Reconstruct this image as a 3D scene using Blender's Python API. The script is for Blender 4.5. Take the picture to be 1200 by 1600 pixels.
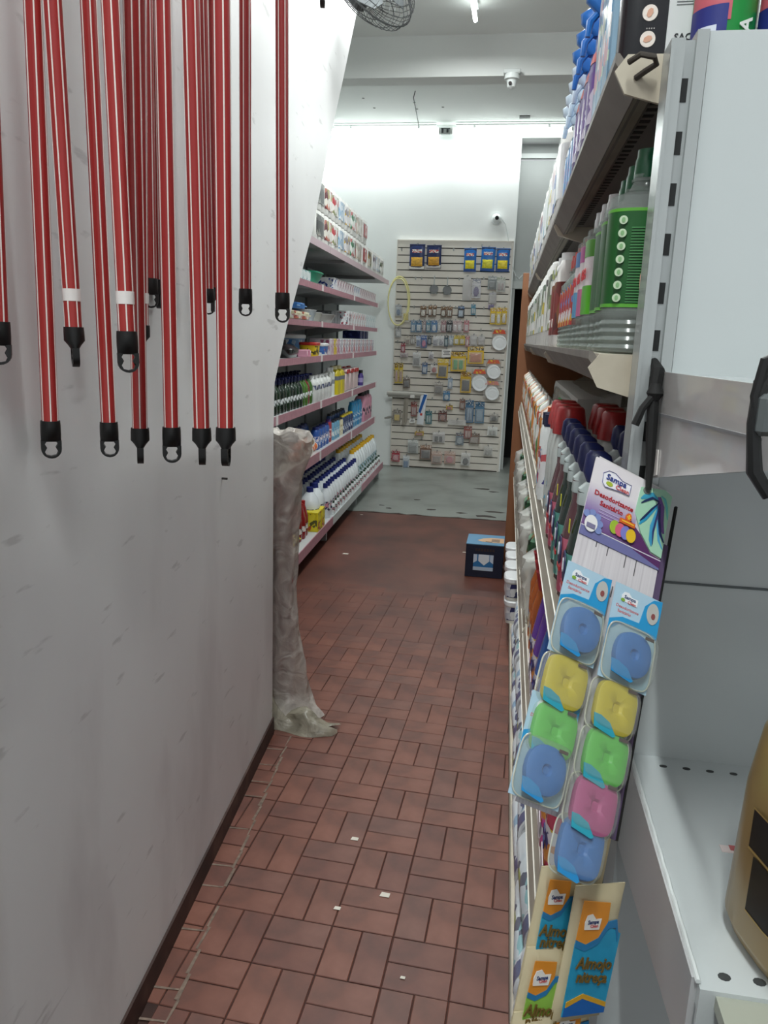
import bpy, bmesh, math, random
from mathutils import Vector, Matrix
for o in list(bpy.data.objects): bpy.data.objects.remove(o, do_unlink=True)
SC = bpy.context.scene
COL = SC.collection
rnd = random.Random(7)
PI = math.pi

# ------------------------------------------------------------------ camera
cam_d = bpy.data.cameras.new('camera'); cam = bpy.data.objects.new('camera', cam_d); COL.objects.link(cam)
cam_d.sensor_fit = 'VERTICAL'; cam_d.sensor_height = 36.0; cam_d.sensor_width = 27.0
cam_d.lens = 1190 / 1600 * 36.0
cam_d.clip_start = 0.02; cam_d.clip_end = 60
cam.matrix_world = Matrix(((0.98697249, -0.06637534, 0.14655928, 0.0),
                           (0.15759014, 0.21530689, -0.96374700, 0.0),
                           (0.03241381, 0.97428808, 0.22296208, 1.4),
                           (0, 0, 0, 1)))
SC.camera = cam

# ------------------------------------------------------------------ world, light, exposure
W = bpy.data.worlds.new('world'); SC.world = W; W.use_nodes = True
W.node_tree.nodes['Background'].inputs[0].default_value = (0.93, 0.97, 1.0, 1)
W.node_tree.nodes['Background'].inputs[1].default_value = 0.5
SC.view_settings.view_transform = 'Standard'
SC.view_settings.look = 'None'
SC.view_settings.gamma = 1.0
SC.view_settings.exposure = 0.22
SC.view_settings.use_curve_mapping = False
TUBE_W = 26.0      # watts of each ceiling tube's area light
TUBE_COL = (0.95, 1.0, 0.985)

# ------------------------------------------------------------------ materials
def lin(h):
    h = h.lstrip('#'); c = [int(h[i:i+2], 16) / 255 for i in (0, 2, 4)]
    return tuple((x / 12.92 if x <= .04045 else ((x + .055) / 1.055) ** 2.4) for x in c) + (1,)
MC = {}
def M(hexc, rough=.5, metal=0., spec=.5, noise=0., nscale=8., bump=0., bscale=40., emis=0., coat=0.):
    k = ('M', hexc, rough, metal, spec, noise, nscale, bump, bscale, emis, coat)
    if k in MC: return MC[k]
    m = bpy.data.materials.new('plain_' + hexc.strip('#')); m.use_nodes = True
    nt = m.node_tree; b = nt.nodes['Principled BSDF']
    c = lin(hexc)
    b.inputs['Base Color'].default_value = c; b.inputs['Roughness'].default_value = rough
    b.inputs['Metallic'].default_value = metal; b.inputs['Specular IOR Level'].default_value = spec
    b.inputs['Coat Weight'].default_value = coat
    if noise or bump: tc = nt.nodes.new('ShaderNodeTexCoord')
    if noise:
        n = nt.nodes.new('ShaderNodeTexNoise'); n.inputs['Scale'].default_value = nscale; n.inputs['Detail'].default_value = 6
        nt.links.new(tc.outputs['Object'], n.inputs['Vector'])
        r = nt.nodes.new('ShaderNodeValToRGB')
        r.color_ramp.elements[0].position = .3; r.color_ramp.elements[1].position = .7
        r.color_ramp.elements[0].color = tuple(x * (1 - noise) for x in c[:3]) + (1,)
        r.color_ramp.elements[1].color = tuple(min(1, x * (1 + noise * .6)) for x in c[:3]) + (1,)
        nt.links.new(n.outputs['Fac'], r.inputs['Fac']); nt.links.new(r.outputs['Color'], b.inputs['Base Color'])
    if bump:
        n = nt.nodes.new('ShaderNodeTexNoise'); n.inputs['Scale'].default_value = bscale; n.inputs['Detail'].default_value = 4
        nt.links.new(tc.outputs['Object'], n.inputs['Vector'])
        bp = nt.nodes.new('ShaderNodeBump'); bp.inputs['Strength'].default_value = bump; bp.inputs['Distance'].default_value = .01
        nt.links.new(n.outputs['Fac'], bp.inputs['Height']); nt.links.new(bp.outputs['Normal'], b.inputs['Normal'])
    if emis:
        b.inputs['Emission Color'].default_value = c; b.inputs['Emission Strength'].default_value = emis
    MC[k] = m; return m

def PM(cols, scale=30., sx=1., sy=1., sz=1., rough=.35, seed=0.):
    """printed packaging: random patches of the given inks"""
    k = ('P', tuple(cols), scale, sx, sy, sz, rough, seed)
    if k in MC: return MC[k]
    m = bpy.data.materials.new('print_' + cols[0].strip('#')); m.use_nodes = True
    nt = m.node_tree; b = nt.nodes['Principled BSDF']; b.inputs['Roughness'].default_value = rough
    tc = nt.nodes.new('ShaderNodeTexCoord'); mp = nt.nodes.new('ShaderNodeMapping')
    mp.inputs['Scale'].default_value = (sx, sy, sz); mp.inputs['Location'].default_value = (seed, seed * .7, seed * 1.3)
    ns = nt.nodes.new('ShaderNodeTexNoise'); ns.inputs['Scale'].default_value = scale * .9; ns.inputs['Detail'].default_value = 2
    vo = nt.nodes.new('ShaderNodeTexVoronoi'); vo.inputs['Scale'].default_value = scale
    ad = nt.nodes.new('ShaderNodeVectorMath'); ad.operation = 'MULTIPLY_ADD'
    ad.inputs[1].default_value = (.03, .03, .03)
    nt.links.new(tc.outputs['Object'], mp.inputs['Vector']); nt.links.new(mp.outputs['Vector'], ns.inputs['Vector'])
    nt.links.new(ns.outputs['Color'], ad.inputs[0]); nt.links.new(mp.outputs['Vector'], ad.inputs[2])
    nt.links.new(ad.outputs[0], vo.inputs['Vector'])
    sp = nt.nodes.new('ShaderNodeSeparateColor'); nt.links.new(vo.outputs['Color'], sp.inputs[0])
    r = nt.nodes.new('ShaderNodeValToRGB'); r.color_ramp.interpolation = 'CONSTANT'
    el = r.color_ramp.elements
    for i, c in enumerate(cols):
        e = el[i] if i < 2 else el.new(i / len(cols))
        e.position = i / len(cols); e.color = lin(c)
    nt.links.new(sp.outputs[0], r.inputs['Fac']); nt.links.new(r.outputs['Color'], b.inputs['Base Color'])
    MC[k] = m; return m

def CLEAR(hexc='#ffffff', keep=.28, rough=.12):
    """thin clear plastic: mostly see-through with a glossy skin"""
    k = ('C', hexc, keep, rough)
    if k in MC: return MC[k]
    m = bpy.data.materials.new('clear_plastic'); m.use_nodes = True; nt = m.node_tree
    for n in list(nt.nodes): nt.nodes.remove(n)
    out = nt.nodes.new('ShaderNodeOutputMaterial'); mx = nt.nodes.new('ShaderNodeMixShader'); mx.inputs[0].default_value = keep
    t = nt.nodes.new('ShaderNodeBsdfTransparent'); t.inputs[0].default_value = lin(hexc)
    p = nt.nodes.new('ShaderNodeBsdfPrincipled'); p.inputs['Base Color'].default_value = lin(hexc); p.inputs['Roughness'].default_value = rough
    nt.links.new(t.outputs[0], mx.inputs[1]); nt.links.new(p.outputs[0], mx.inputs[2]); nt.links.new(mx.outputs[0], out.inputs[0])
    MC[k] = m; return m

def ramp_mat(name, hexes, pos, scale, stretch, rough, detail=8, dist=0., bump=0.):
    m = bpy.data.materials.new(name); m.use_nodes = True; nt = m.node_tree; b = nt.nodes['Principled BSDF']
    b.inputs['Roughness'].default_value = rough
    tc = nt.nodes.new('ShaderNodeTexCoord'); mp = nt.nodes.new('ShaderNodeMapping'); mp.inputs['Scale'].default_value = stretch
    n = nt.nodes.new('ShaderNodeTexNoise'); n.inputs['Scale'].default_value = scale; n.inputs['Detail'].default_value = detail; n.inputs['Distortion'].default_value = dist
    r = nt.nodes.new('ShaderNodeValToRGB'); el = r.color_ramp.elements
    for i, (h, p) in enumerate(zip(hexes, pos)):
        e = el[i] if i < 2 else el.new(p)
        e.position = p; e.color = lin(h)
    nt.links.new(tc.outputs['Object'], mp.inputs[0]); nt.links.new(mp.outputs[0], n.inputs['Vector'])
    nt.links.new(n.outputs['Fac'], r.inputs[0]); nt.links.new(r.outputs[0], b.inputs['Base Color'])
    if bump:
        bp = nt.nodes.new('ShaderNodeBump'); bp.inputs['Strength'].default_value = bump; bp.inputs['Distance'].default_value = .01
        nt.links.new(n.outputs['Fac'], bp.inputs['Height']); nt.links.new(bp.outputs[0], b.inputs['Normal'])
    return m

# ------------------------------------------------------------------ geometry helpers: each returns (verts, faces)
def box(x0, x1, y0, y1, z0, z1):
    v = [(x, y, z) for z in (z0, z1) for y in (y0, y1) for x in (x0, x1)]
    return v, [(0, 2, 3, 1), (4, 5, 7, 6), (0, 1, 5, 4), (2, 6, 7, 3), (0, 4, 6, 2), (1, 3, 7, 5)]
def cbox(sx, sy, sz, cx=0, cy=0, z0=0):
    return box(cx - sx / 2, cx + sx / 2, cy - sy / 2, cy + sy / 2, z0, z0 + sz)
def rbox(sx, sy, sz, b=.004, seg=1, cx=0, cy=0, z0=0):
    bm = bmesh.new(); v, f = cbox(sx, sy, sz, cx, cy, z0)
    vs = [bm.verts.new(p) for p in v]
    for q in f: bm.faces.new([vs[i] for i in q])
    bmesh.ops.bevel(bm, geom=bm.edges[:], offset=b, segments=seg, profile=.7, affect='EDGES', clamp_overlap=True)
    bm.verts.index_update(); r = ([v.co[:] for v in bm.verts], [[v.index for v in f.verts] for f in bm.faces]); bm.free(); return r
def merge(*gs):
    V, F = [], []
    for v, f in gs:
        o = len(V); V += list(v); F += [tuple(i + o for i in q) for q in f]
    return V, F
def xf(g, m): return [(m @ Vector(p))[:] for p in g[0]], g[1]
def mv(g, dx=0, dy=0, dz=0): return [(x + dx, y + dy, z + dz) for x, y, z in g[0]], g[1]
def loft(secs, seg=16, n=2., cap=True):
    """secs: (z, rx, ry[, cx, cy]) superellipse rings"""
    V, F = [], []
    for s in secs:
        z, rx, ry = s[:3]; cx, cy = (s[3], s[4]) if len(s) > 3 else (0, 0)
        for i in range(seg):
            a = 2 * PI * (i + .5) / seg; c, q = math.cos(a), math.sin(a)
            V.append((cx + rx * math.copysign(abs(c) ** (2 / n), c), cy + ry * math.copysign(abs(q) ** (2 / n), q), z))
    for k in range(len(secs) - 1):
        for i in range(seg):
            j = (i + 1) % seg
            F.append((k * seg + i, k * seg + j, (k + 1) * seg + j, (k + 1) * seg + i))
    if cap:
        F.append(tuple(reversed(range(seg)))); o = (len(secs) - 1) * seg; F.append(tuple(range(o, o + seg)))
    return V, F
def cyl(r, z0, z1, seg=12, r2=None, cx=0, cy=0):
    r2 = r if r2 is None else r2
    return loft([(z0, r, r, cx, cy), (z1, r2, r2, cx, cy)], seg)
def tube(path, r, seg=6, closed=False):
    P = [Vector(p) for p in path]; V, F = [], []; n = len(P); up = None
    for k, p in enumerate(P):
        a = P[(k - 1) % n] if (closed or k) else P[k]; b = P[(k + 1) % n] if (closed or k < n - 1) else P[k]
        t = (b - a).normalized()
        if up is None or abs(t.dot(up)) > .99: up = Vector((0, 0, 1)) if abs(t.z) < .9 else Vector((1, 0, 0))
        s = t.cross(up).normalized(); up = s.cross(t).normalized()
        rr = r[k] if isinstance(r, (list, tuple)) else r
        for i in range(seg):
            g = 2 * PI * i / seg; V.append((p + (s * math.cos(g) + up * math.sin(g)) * rr)[:])
    for k in range(n if closed else n - 1):
        for i in range(seg):
            j = (i + 1) % seg; k2 = (k + 1) % n
            F.append((k * seg + i, k * seg + j, k2 * seg + j, k2 * seg + i))
    if not closed:
        F.append(tuple(reversed(range(seg)))); F.append(tuple(range((n - 1) * seg, n * seg)))
    return V, F
def prism(poly, t, plane='xz', at=0.):
    """polygon of 2-D points extruded by t along the missing axis"""
    n = len(poly)
    def P(a, b, c):
        return (a, c, b) if plane == 'xz' else (c, a, b) if plane == 'yz' else (a, b, c)
    V = [P(a, b, at) for a, b in poly] + [P(a, b, at + t) for a, b in poly]
    F = [tuple(range(n)), tuple(reversed(range(n, 2 * n)))] + [(i, i + n, (i + 1) % n + n, (i + 1) % n) for i in range(n)]
    return V, F
def pillow(w, h, d, nx=8, nz=10, seed=1, wob=.12):
    """a stuffed bag: w across x, h along z (0 at the bottom), d thick in y"""
    r = random.Random(seed); V, F = [], []
    for side in (-1, 1):
        for j in range(nz + 1):
            for i in range(nx + 1):
                u, v = i / nx, j / nz
                e = (max(0, 1 - (2 * u - 1) ** 4)) ** .5 * (max(0, 1 - (2 * v - 1) ** 6)) ** .5
                V.append(((u - .5) * w * (1 - .04 * math.sin(PI * v)), side * d / 2 * e * (1 + r.uniform(-wob, wob)) + side * .0006, v * h))
    m = (nx + 1) * (nz + 1)
    for s in (0, 1):
        for j in range(nz):
            for i in range(nx):
                a = s * m + j * (nx + 1) + i; q = (a, a + 1, a + nx + 2, a + nx + 1)
                F.append(q if s == 0 else q[::-1])
    ring = [i for i in range(nx + 1)] + [j * (nx + 1) + nx for j in range(1, nz + 1)] + [nz * (nx + 1) + i for i in range(nx - 1, -1, -1)] + [j * (nx + 1) for j in range(nz - 1, 0, -1)]
    for k in range(len(ring)):
        a, b = ring[k], ring[(k + 1) % len(ring)]; F.append((b, a, a + m, b + m))
    return V, F
def txt(s, size, ext=.0004, align='CENTER', bold=0., shear=0.):
    """lettering as geometry: in the xz plane, facing -y"""
    cu = bpy.data.curves.new('lettering', 'FONT'); cu.body = s; cu.size = size; cu.extrude = ext; cu.align_x = align; cu.align_y = 'CENTER'
    cu.offset = bold * size; cu.shear = shear; cu.resolution_u = 2
    ob = bpy.data.objects.new('lettering', cu); COL.objects.link(ob)
    me = bpy.data.meshes.new_from_object(ob.evaluated_get(bpy.context.evaluated_depsgraph_get()))
    g = ([(v.co.x, -v.co.z, v.co.y) for v in me.vertices], [tuple(p.vertices) for p in me.polygons])
    bpy.data.objects.remove(ob); bpy.data.curves.remove(cu); bpy.data.meshes.remove(me); return g

# ------------------------------------------------------------------ object helpers
def mesh(name, g, mat, smooth=False):
    me = bpy.data.meshes.new(name); me.from_pydata([tuple(p) for p in g[0]], [], [tuple(f) for f in g[1]])
    if mat: me.materials.append(mat)
    if smooth:
        me.polygons.foreach_set('use_smooth', [True] * len(me.polygons))
        try: me.set_sharp_from_angle(angle=math.radians(42))
        except Exception: pass
    me.update(); return me
def obj(name, g, mat, parent=None, smooth=False, loc=None, rot=None):
    me = g if isinstance(g, bpy.types.Mesh) else mesh(name, g, mat, smooth)
    o = bpy.data.objects.new(name, me); COL.objects.link(o)
    if parent is not None: o.parent = parent
    if loc: o.location = loc
    if rot: o.rotation_euler = rot
    return o
def tag(o, label=None, cat=None, group=None, kind=None):
    if label: o['label'] = label
    if cat: o['category'] = cat
    if group: o['group'] = group
    if kind: o['kind'] = kind
    return o
def struct(name, g, mat, label, cat, smooth=False): return tag(obj(name, g, mat, None, smooth), label, cat, kind='structure')
def thing(name, label, cat, group=None, loc=(0, 0, 0), rot=(0, 0, 0), mw=None):
    o = bpy.data.objects.new(name, None); o.empty_display_size = .02; COL.objects.link(o)
    o.location = loc; o.rotation_euler = rot
    if mw is not None: o.matrix_world = mw
    return tag(o, label, cat, group)
class Kind:
    """one kind of thing: its parts are made once and shared by every copy"""
    def __init__(s, name, cat): s.name, s.cat, s.parts = name, cat, []
    def add(s, name, g, mat, parent=None, smooth=True, label=None):
        s.parts.append((name, mesh(name, g, mat, smooth), parent, label)); return len(s.parts) - 1
    def put(s, label, group, loc, rz=0., rot=None, mw=None, scale=None):
        rot = rot or (0, 0, rz)
        if len(s.parts) == 1:
            r = obj(s.name, s.parts[0][1], None)
        else:
            r = bpy.data.objects.new(s.name, None); r.empty_display_size = .02; COL.objects.link(r)
            made = []
            for n, me, par, lb in s.parts:
                o = obj(n, me, None, r if par is None else made[par])
                if lb: o['label'] = lb
                made.append(o)
        r.location = loc; r.rotation_euler = rot
        if mw is not None: r.matrix_world = mw
        if scale: r.scale = (scale,) * 3 if isinstance(scale, (int, float)) else scale
        return tag(r, label, s.cat, group)
ORD = ['first', 'second', 'third', 'fourth', 'fifth', 'sixth', 'seventh', 'eighth', 'ninth', 'tenth', 'eleventh', 'twelfth', 'thirteenth',
       'fourteenth', 'fifteenth', 'sixteenth', 'seventeenth', 'eighteenth', 'nineteenth', 'twentieth', 'twenty-first', 'twenty-second', 'twenty-third', 'twenty-fourth', 'twenty-fifth']
SLAT_ITEMS = [
 (0, 'pouch', -1.004, 2.11, 0.164, 0.253, 'navy and gold sponge pouch', '1d2f63 d8a63a e9e6df'),
 (0, 'pouch', -0.825, 2.125, 0.157, 0.231, 'navy and gold sponge pouch', '1a2857 d39a2f dedad6'),
 (0, 'pouch', -0.448, 2.097, 0.13, 0.233, 'bright blue pouch with yellow sponge', '1566b5 e6d62a 0d3f86'),
 (0, 'pouch', -0.27, 2.106, 0.147, 0.24, 'bright blue pouch with yellow sponge', '1b6fbd e3dc3a 0f4690'),
 (0, 'pouch', -0.114, 2.104, 0.138, 0.231, 'bright blue pouch with yellow sponge', '1464b0 e9d32a 0c3b80'),
 (1, 'bag', -0.464, 1.807, 0.098, 0.248, 'clear bag of small white pieces', 'd9d6d2 c8c4c4'),
 (1, 'card', -0.368, 1.836, 0.092, 0.192, 'purple tool on clear card', 'd6d4d8 5d4c8c 8f93a0'),
 (1, 'card', -0.208, 1.926, 0.091, 0.129, 'grey kitchen gadget card', '8f9799 6c7678 b9bfc0'),
 (1, 'card', -0.205, 1.73, 0.055, 0.045, 'tiny purple card', '7a6aa8 5b4d93 a59ac4'),
 (1, 'bag', -0.195, 1.78, 0.086, 0.116, 'small clear bag', 'cfcdd2 b7b5c0'),
 (1, 'card', -0.116, 1.904, 0.09, 0.147, 'clear card of flowered pieces', 'cfd0cb b9a9a6 a7b09a'),
 (2, 'card', -1.18, 1.631, 0.067, 0.116, 'white card with blue top', 'cdd2d8 5b7fa8 9a9fa8'),
 (2, 'card', -1.096, 1.573, 0.079, 0.146, 'yellow topped cloth card', 'e6e2d6 e6cf2a d8d4c8'),
 (2, 'card', -0.915, 1.627, 0.066, 0.114, 'brown carded razor', '6b4a2a e2dccf 8b6436'),
 (2, 'card', -0.84, 1.635, 0.042, 0.114, 'brown carded razor', '7a5733 e6e0d6 94693a'),
 (2, 'card', -0.796, 1.636, 0.041, 0.114, 'brown carded razor', '6b4c2c e2dccf 94693a'),
 (2, 'card', -0.7, 1.633, 0.06, 0.108, 'brown carded razor', '6a4628 dcd6c8 8b6436'),
 (2, 'card', -0.637, 1.634, 0.059, 0.109, 'brown carded razor', '704b2b dfdacd 8b6436'),
 (2, 'card', -0.516, 1.632, 0.07, 0.12, 'black and blue carded tool', '22252e b9cde0 3a6ea8'),
 (2, 'card', -0.387, 1.665, 0.05, 0.106, 'teal carded item', '4f93ad cfe0e6 2e7391'),
 (2, 'card', -0.178, 1.575, 0.059, 0.168, 'yellow and white sponge packet', 'e6c22a efeae4 c89a20'),
 (2, 'card', -0.119, 1.571, 0.053, 0.173, 'yellow and white sponge packet', 'e8c830 f0ece6 b8642a'),
 (2, 'card', -0.064, 1.579, 0.053, 0.167, 'yellow and white sponge packet', 'e2bd28 ece7e0 c89a20'),
 (3, 'card', -1.015, 1.467, 0.055, 0.123, 'pale blue carded toothbrush', '6f93b0 d5dde3 4a7396'),
 (3, 'card', -0.954, 1.469, 0.062, 0.122, 'steel blue carded toothbrush', '4f7c9e cfd9e0 385f80'),
 (3, 'card', -0.899, 1.471, 0.036, 0.122, 'grey pink carded toothbrush', 'a89a9c d8cfcf 8a6f74'),
 (3, 'card', -0.853, 1.472, 0.049, 0.122, 'teal blue carded toothbrush', '4a86a0 d3e0e4 356d86'),
 (3, 'card', -0.791, 1.474, 0.067, 0.122, 'mid blue carded toothbrush', '4f7fae dbe2ea 2f5a8c'),
 (3, 'card', -0.739, 1.476, 0.034, 0.121, 'white carded toothbrush', 'd6d4d2 f0efee b0aead'),
 (3, 'card', -0.693, 1.477, 0.052, 0.122, 'dull pink carded toothbrush', 'b08a8e e2d5d4 8c5a62'),
 (3, 'card', -0.631, 1.479, 0.067, 0.122, 'black carded toothbrush', '23242a a8acb2 3a3c44'),
 (3, 'card', -0.571, 1.481, 0.046, 0.121, 'pinkish white carded toothbrush', 'd2bfc0 ece3e2 b98f94'),
 (3, 'card', -0.522, 1.483, 0.048, 0.121, 'pinkish white carded toothbrush', 'd6c6c6 ece6e5 b28a90'),
 (3, 'card', -0.451, 1.485, 0.056, 0.121, 'rose pink carded toothbrush', 'c9868c e6d2d2 a85a62'),
 (4, 'card', -1.174, 1.408, 0.064, 0.101, 'grey and white card', 'b9b9b9 e0e0de 8b8b8b'),
 (4, 'card', -1.07, 1.334, 0.048, 0.092, 'brown edged white card', 'd9d2c6 8a6a5a b8a898'),
 (4, 'card', -1.015, 1.342, 0.057, 0.086, 'dull grey card', 'b8b3ad d8d4d0 958f88'),
 (4, 'card', -0.954, 1.319, 0.049, 0.111, 'white and blue card', 'd4d9e2 5b7db0 9fb2cc'),
 (4, 'card', -0.894, 1.309, 0.067, 0.129, 'blue and magenta card', '46629c c23a86 6d88ba'),
 (4, 'card', -0.837, 1.342, 0.043, 0.092, 'dark blue card', '3c4a58 8a9aa8 2a3540'),
 (4, 'card', -0.77, 1.332, 0.059, 0.104, 'white and grey card', 'dcdce0 a8a8b2 f0f0f2'),
 (4, 'card', -0.708, 1.334, 0.059, 0.104, 'white and grey card', 'e0e0e2 9fa0aa f2f2f2'),
 (4, 'card', -0.655, 1.329, 0.043, 0.116, 'dark teal card', '35525e 9ab0b8 22373f'),
 (4, 'card', -0.607, 1.343, 0.049, 0.098, 'pale blue card', 'b9c4cc e0e5e8 8fa2b0'),
 (4, 'card', -0.548, 1.351, 0.057, 0.098, 'yellow topped white card', 'd8c040 efeadf c4a62a'),
 (4, 'card', -0.487, 1.353, 0.057, 0.098, 'yellow topped white card', 'd8bf3c efeadf c4a62a'),
 (4, 'card', -0.433, 1.337, 0.037, 0.116, 'rose pink card', 'cf8f92 e8d4d4 b06a70'),
 (4, 'bag', -0.368, 1.345, 0.081, 0.116, 'clear bag', 'c9c7c6 b3b0b0'),
 (4, 'bag', -0.286, 1.354, 0.076, 0.103, 'clear bag', 'cdcac8 bab6b4'),
 (4, 'disc', -0.098, 1.318, 0.166, 0.211, 'red headed packet of round white lids', 'e0573a f2f4f5 d8d2cc'),
 (5, 'card', -1.175, 0.922, 0.043, 0.213, 'yellow and pink glove packet', 'd6b838 c99a94 8a6a34'),
 (5, 'card', -1.13, 0.923, 0.042, 0.214, 'yellow and pink glove packet', 'd8bc40 c49288 8a6a34'),
 (5, 'card', -1.119, 1.252, 0.047, 0.099, 'crimson carded item', 'a83a4c d8a8ae 7c2838'),
 (5, 'card', -1.1, 1.197, 0.087, 0.054, 'grey and pink card', 'c2b4b6 9a7f84 d8d0d0'),
 (5, 'card', -0.962, 1.112, 0.089, 0.149, 'white blister of a grey tool', 'cfcdcb 8f8d8c ececec'),
 (5, 'card', -0.875, 1.034, 0.058, 0.119, 'blue card', '51719a c2cddb 2f4d78'),
 (5, 'card', -0.81, 1.193, 0.054, 0.074, 'narrow white card', 'd3d0d2 a79fa8 ebe9ea'),
 (5, 'card', -0.77, 1.045, 0.076, 0.105, 'red topped white card', 'e6e2de b8483c 3c3c42'),
 (5, 'card', -0.683, 0.998, 0.118, 0.203, 'yellow card with black brush', 'd8b02e 231f1c e6d27a'),
 (5, 'tag', -0.644, 1.213, 0.104, 0.096, 'white price tag', 'eceae6 3a3a3a dcdad6'),
 (5, 'card', -0.513, 1.076, 0.167, 0.201, 'yellow card with green clip', 'e2bb2e 3fae58 7b5a30'),
 (5, 'card', -0.333, 1.163, 0.172, 0.175, 'yellow card with orange picture', 'e6bc2a d4752a 4a4038'),
 (6, 'card', -1.062, 0.876, 0.075, 0.119, 'dark brown card', '6a5c52 2b221d 8d8178'),
 (6, 'card', -0.714, 0.827, 0.093, 0.126, 'grey carded knob', '9b948c 6f675f c2bcb4'),
 (6, 'card', -0.625, 0.759, 0.071, 0.101, 'bright blue card', '3f82b0 d0e2ec 24628e'),
 (6, 'card', -0.591, 0.889, 0.05, 0.113, 'pale blue card', 'aebfce e2e8ee 6f8cab'),
 (6, 'card', -0.424, 0.852, 0.115, 0.218, 'yellow card with black brush', 'd6ae2c 241d18 8a5f2a'),
 (6, 'disc', -0.282, 0.884, 0.169, 0.229, 'packet of round white lids', 'dd5f42 eff2f4 ddd8d4'),
 (6, 'disc', -0.145, 0.796, 0.181, 0.199, 'packet of round white lids', 'cf8a80 f2f4f5 e0dcd8'),
 (6, 'disc', -0.14, 1.02, 0.168, 0.197, 'packet of round white lids', 'd9684a f2f4f5 e2dcd8'),
 (7, 'card', -1.157, 0.506, 0.085, 0.129, 'grey packet with yellow cap', '8c857b e2c02a 5d5850'),
 (7, 'tag', -0.986, 0.495, 0.059, 0.052, 'white price tag', 'ecebe8 55524f d8d6d2'),
 (7, 'card', -0.97, 0.573, 0.069, 0.154, 'pink and brown packet', 'a0605a c9a8a0 6d3a36'),
 (7, 'card', -0.806, 0.498, 0.071, 0.14, 'teal card', '3c7d86 b3cdcc 285e66'),
 (7, 'card', -0.655, 0.531, 0.092, 0.115, 'dark red card', '6d3a34 b0705e 43201c'),
 (7, 'card', -0.587, 0.662, 0.07, 0.05, 'small yellow and red card', 'd9b23a b8402e 8a7030'),
 (7, 'card', -0.449, 0.668, 0.059, 0.114, 'dull brown card', '8a5f52 b39a8c 5c3a30'),
 (7, 'card', -0.366, 0.532, 0.088, 0.241, 'long blue packet', '4f7698 87a4bc 2f5472'),
 (7, 'card', -0.257, 0.531, 0.099, 0.228, 'long blue packet', '56809f 8aa9bf 335a78'),
 (7, 'card', -0.101, 0.558, 0.094, 0.082, 'grey card with black knob', 'a8a29c 2a2725 cfcac4'),
 (8, 'card', -0.902, 0.363, 0.098, 0.052, 'small yellow and red card', 'c8a23a b35a42 8f7a4a'),
 (8, 'card', -0.686, 0.297, 0.135, 0.116, 'white and black card', 'c8c4c2 4a4644 e6e4e2'),
 (8, 'tag', -0.496, 0.497, 0.198, 0.064, 'crumpled white bag', 'cfccc8 b5b2ae e4e2de'),
 (8, 'card', -0.458, 0.283, 0.09, 0.129, 'grey blue card', '7f8d98 a8b4bc 5d2f2c'),
 (8, 'card', -0.37, 0.359, 0.087, 0.134, 'rust red card', '9a5148 c49a90 6c302a'),
 (8, 'card', -0.298, 0.305, 0.114, 0.115, 'taupe card', '8a7568 b8a89c 5e4c42'),
 (8, 'card', -0.11, 0.404, 0.107, 0.096, 'white carded fitting', 'e2e2de b0b0a8 f0f0ee'),
 (9, 'card', -1.157, 0.061, 0.092, 0.118, 'crimson card', 'b83a4a d88a90 8a2434'),
 (9, 'card', -1.039, -0.019, 0.072, 0.152, 'white and blue card', 'c6ccd2 3f78a8 e4e8ea'),
 (9, 'card', -0.964, 0.164, 0.118, 0.15, 'pale grey card', 'b9bbb8 8d908e dcdedc'),
 (9, 'card', -0.823, 0.106, 0.127, 0.157, 'dark brown card', '7a5c4c 33261f b08f7c'),
 (9, 'card', -0.698, 0.061, 0.117, 0.137, 'peach coloured card', 'c2a498 9c8578 d9c4ba'),
 (9, 'card', -0.552, 0.069, 0.123, 0.137, 'peach coloured card', 'c4a092 d67e86 d9c4ba'),
 (9, 'card', -0.381, 0.059, 0.102, 0.143, 'white card with black coil', 'cfccc8 3a3836 e8e6e4'),
 (9, 'card', -0.141, 0.184, 0.095, 0.103, 'plain white card', 'cbc8c2 b0ada6 dedcd6'),
]
# ------------------------------------------------------------------ ceiling tubes (each lamp carries its own light)
def ceiling_tube(label, a, b, w=TUBE_W, group=None, r=.014, em=9):
    a, b = Vector(a), Vector(b); L = (b - a).length; mid = (a + b) / 2; d = (b - a).normalized()
    rz = math.atan2(d.y, d.x)
    t = thing('ceiling_tube_lamp', label, 'lamp', group, mid, (0, 0, rz))
    rot = Matrix.Rotation(PI / 2, 4, 'Y')
    obj('tube', xf(cyl(r, -L / 2 + .02, L / 2 - .02, 12), rot), M('#f4fffb', .4, emis=em), t, True)
    for s in (-1, 1): obj('end_cap', xf(cyl(r + .0015, min(s * (L / 2 - .03), s * L / 2), max(s * (L / 2 - .03), s * L / 2), 12), rot), M('#d9dcda', .4), t, True)
    obj('bracket', merge(cbox(.02, .03, .05, -L * .3, 0, .012), cbox(.02, .03, .05, L * .3, 0, .012), cbox(L * .9, .035, .012, 0, 0, .05)), M('#e4e7e6', .4), t)
    ld = bpy.data.lights.new('tube_light', 'AREA'); ld.shape = 'RECTANGLE'; ld.size = L * .95; ld.size_y = .05; ld.energy = w; ld.color = TUBE_COL
    ld.spread = math.radians(175)
    lo = bpy.data.objects.new('tube_light', ld); COL.objects.link(lo); lo.parent = t; lo.location = (0, 0, -r - .006)
    return t
ceiling_tube('ceiling tube lamp whose lit end shows above the aisle', (-.37, 4.36, 3.43), (-.35, 5.58, 3.43))
ceiling_tube('ceiling tube lamp over the near end of the aisle', (-.30, 2.1, 3.43), (-.30, 3.3, 3.43), TUBE_W * 1.4)
ceiling_tube('ceiling tube lamp above the shop entrance', (-.1, -1.1, 3.43), (-.1, .1, 3.43), TUBE_W * 1.5)
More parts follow.
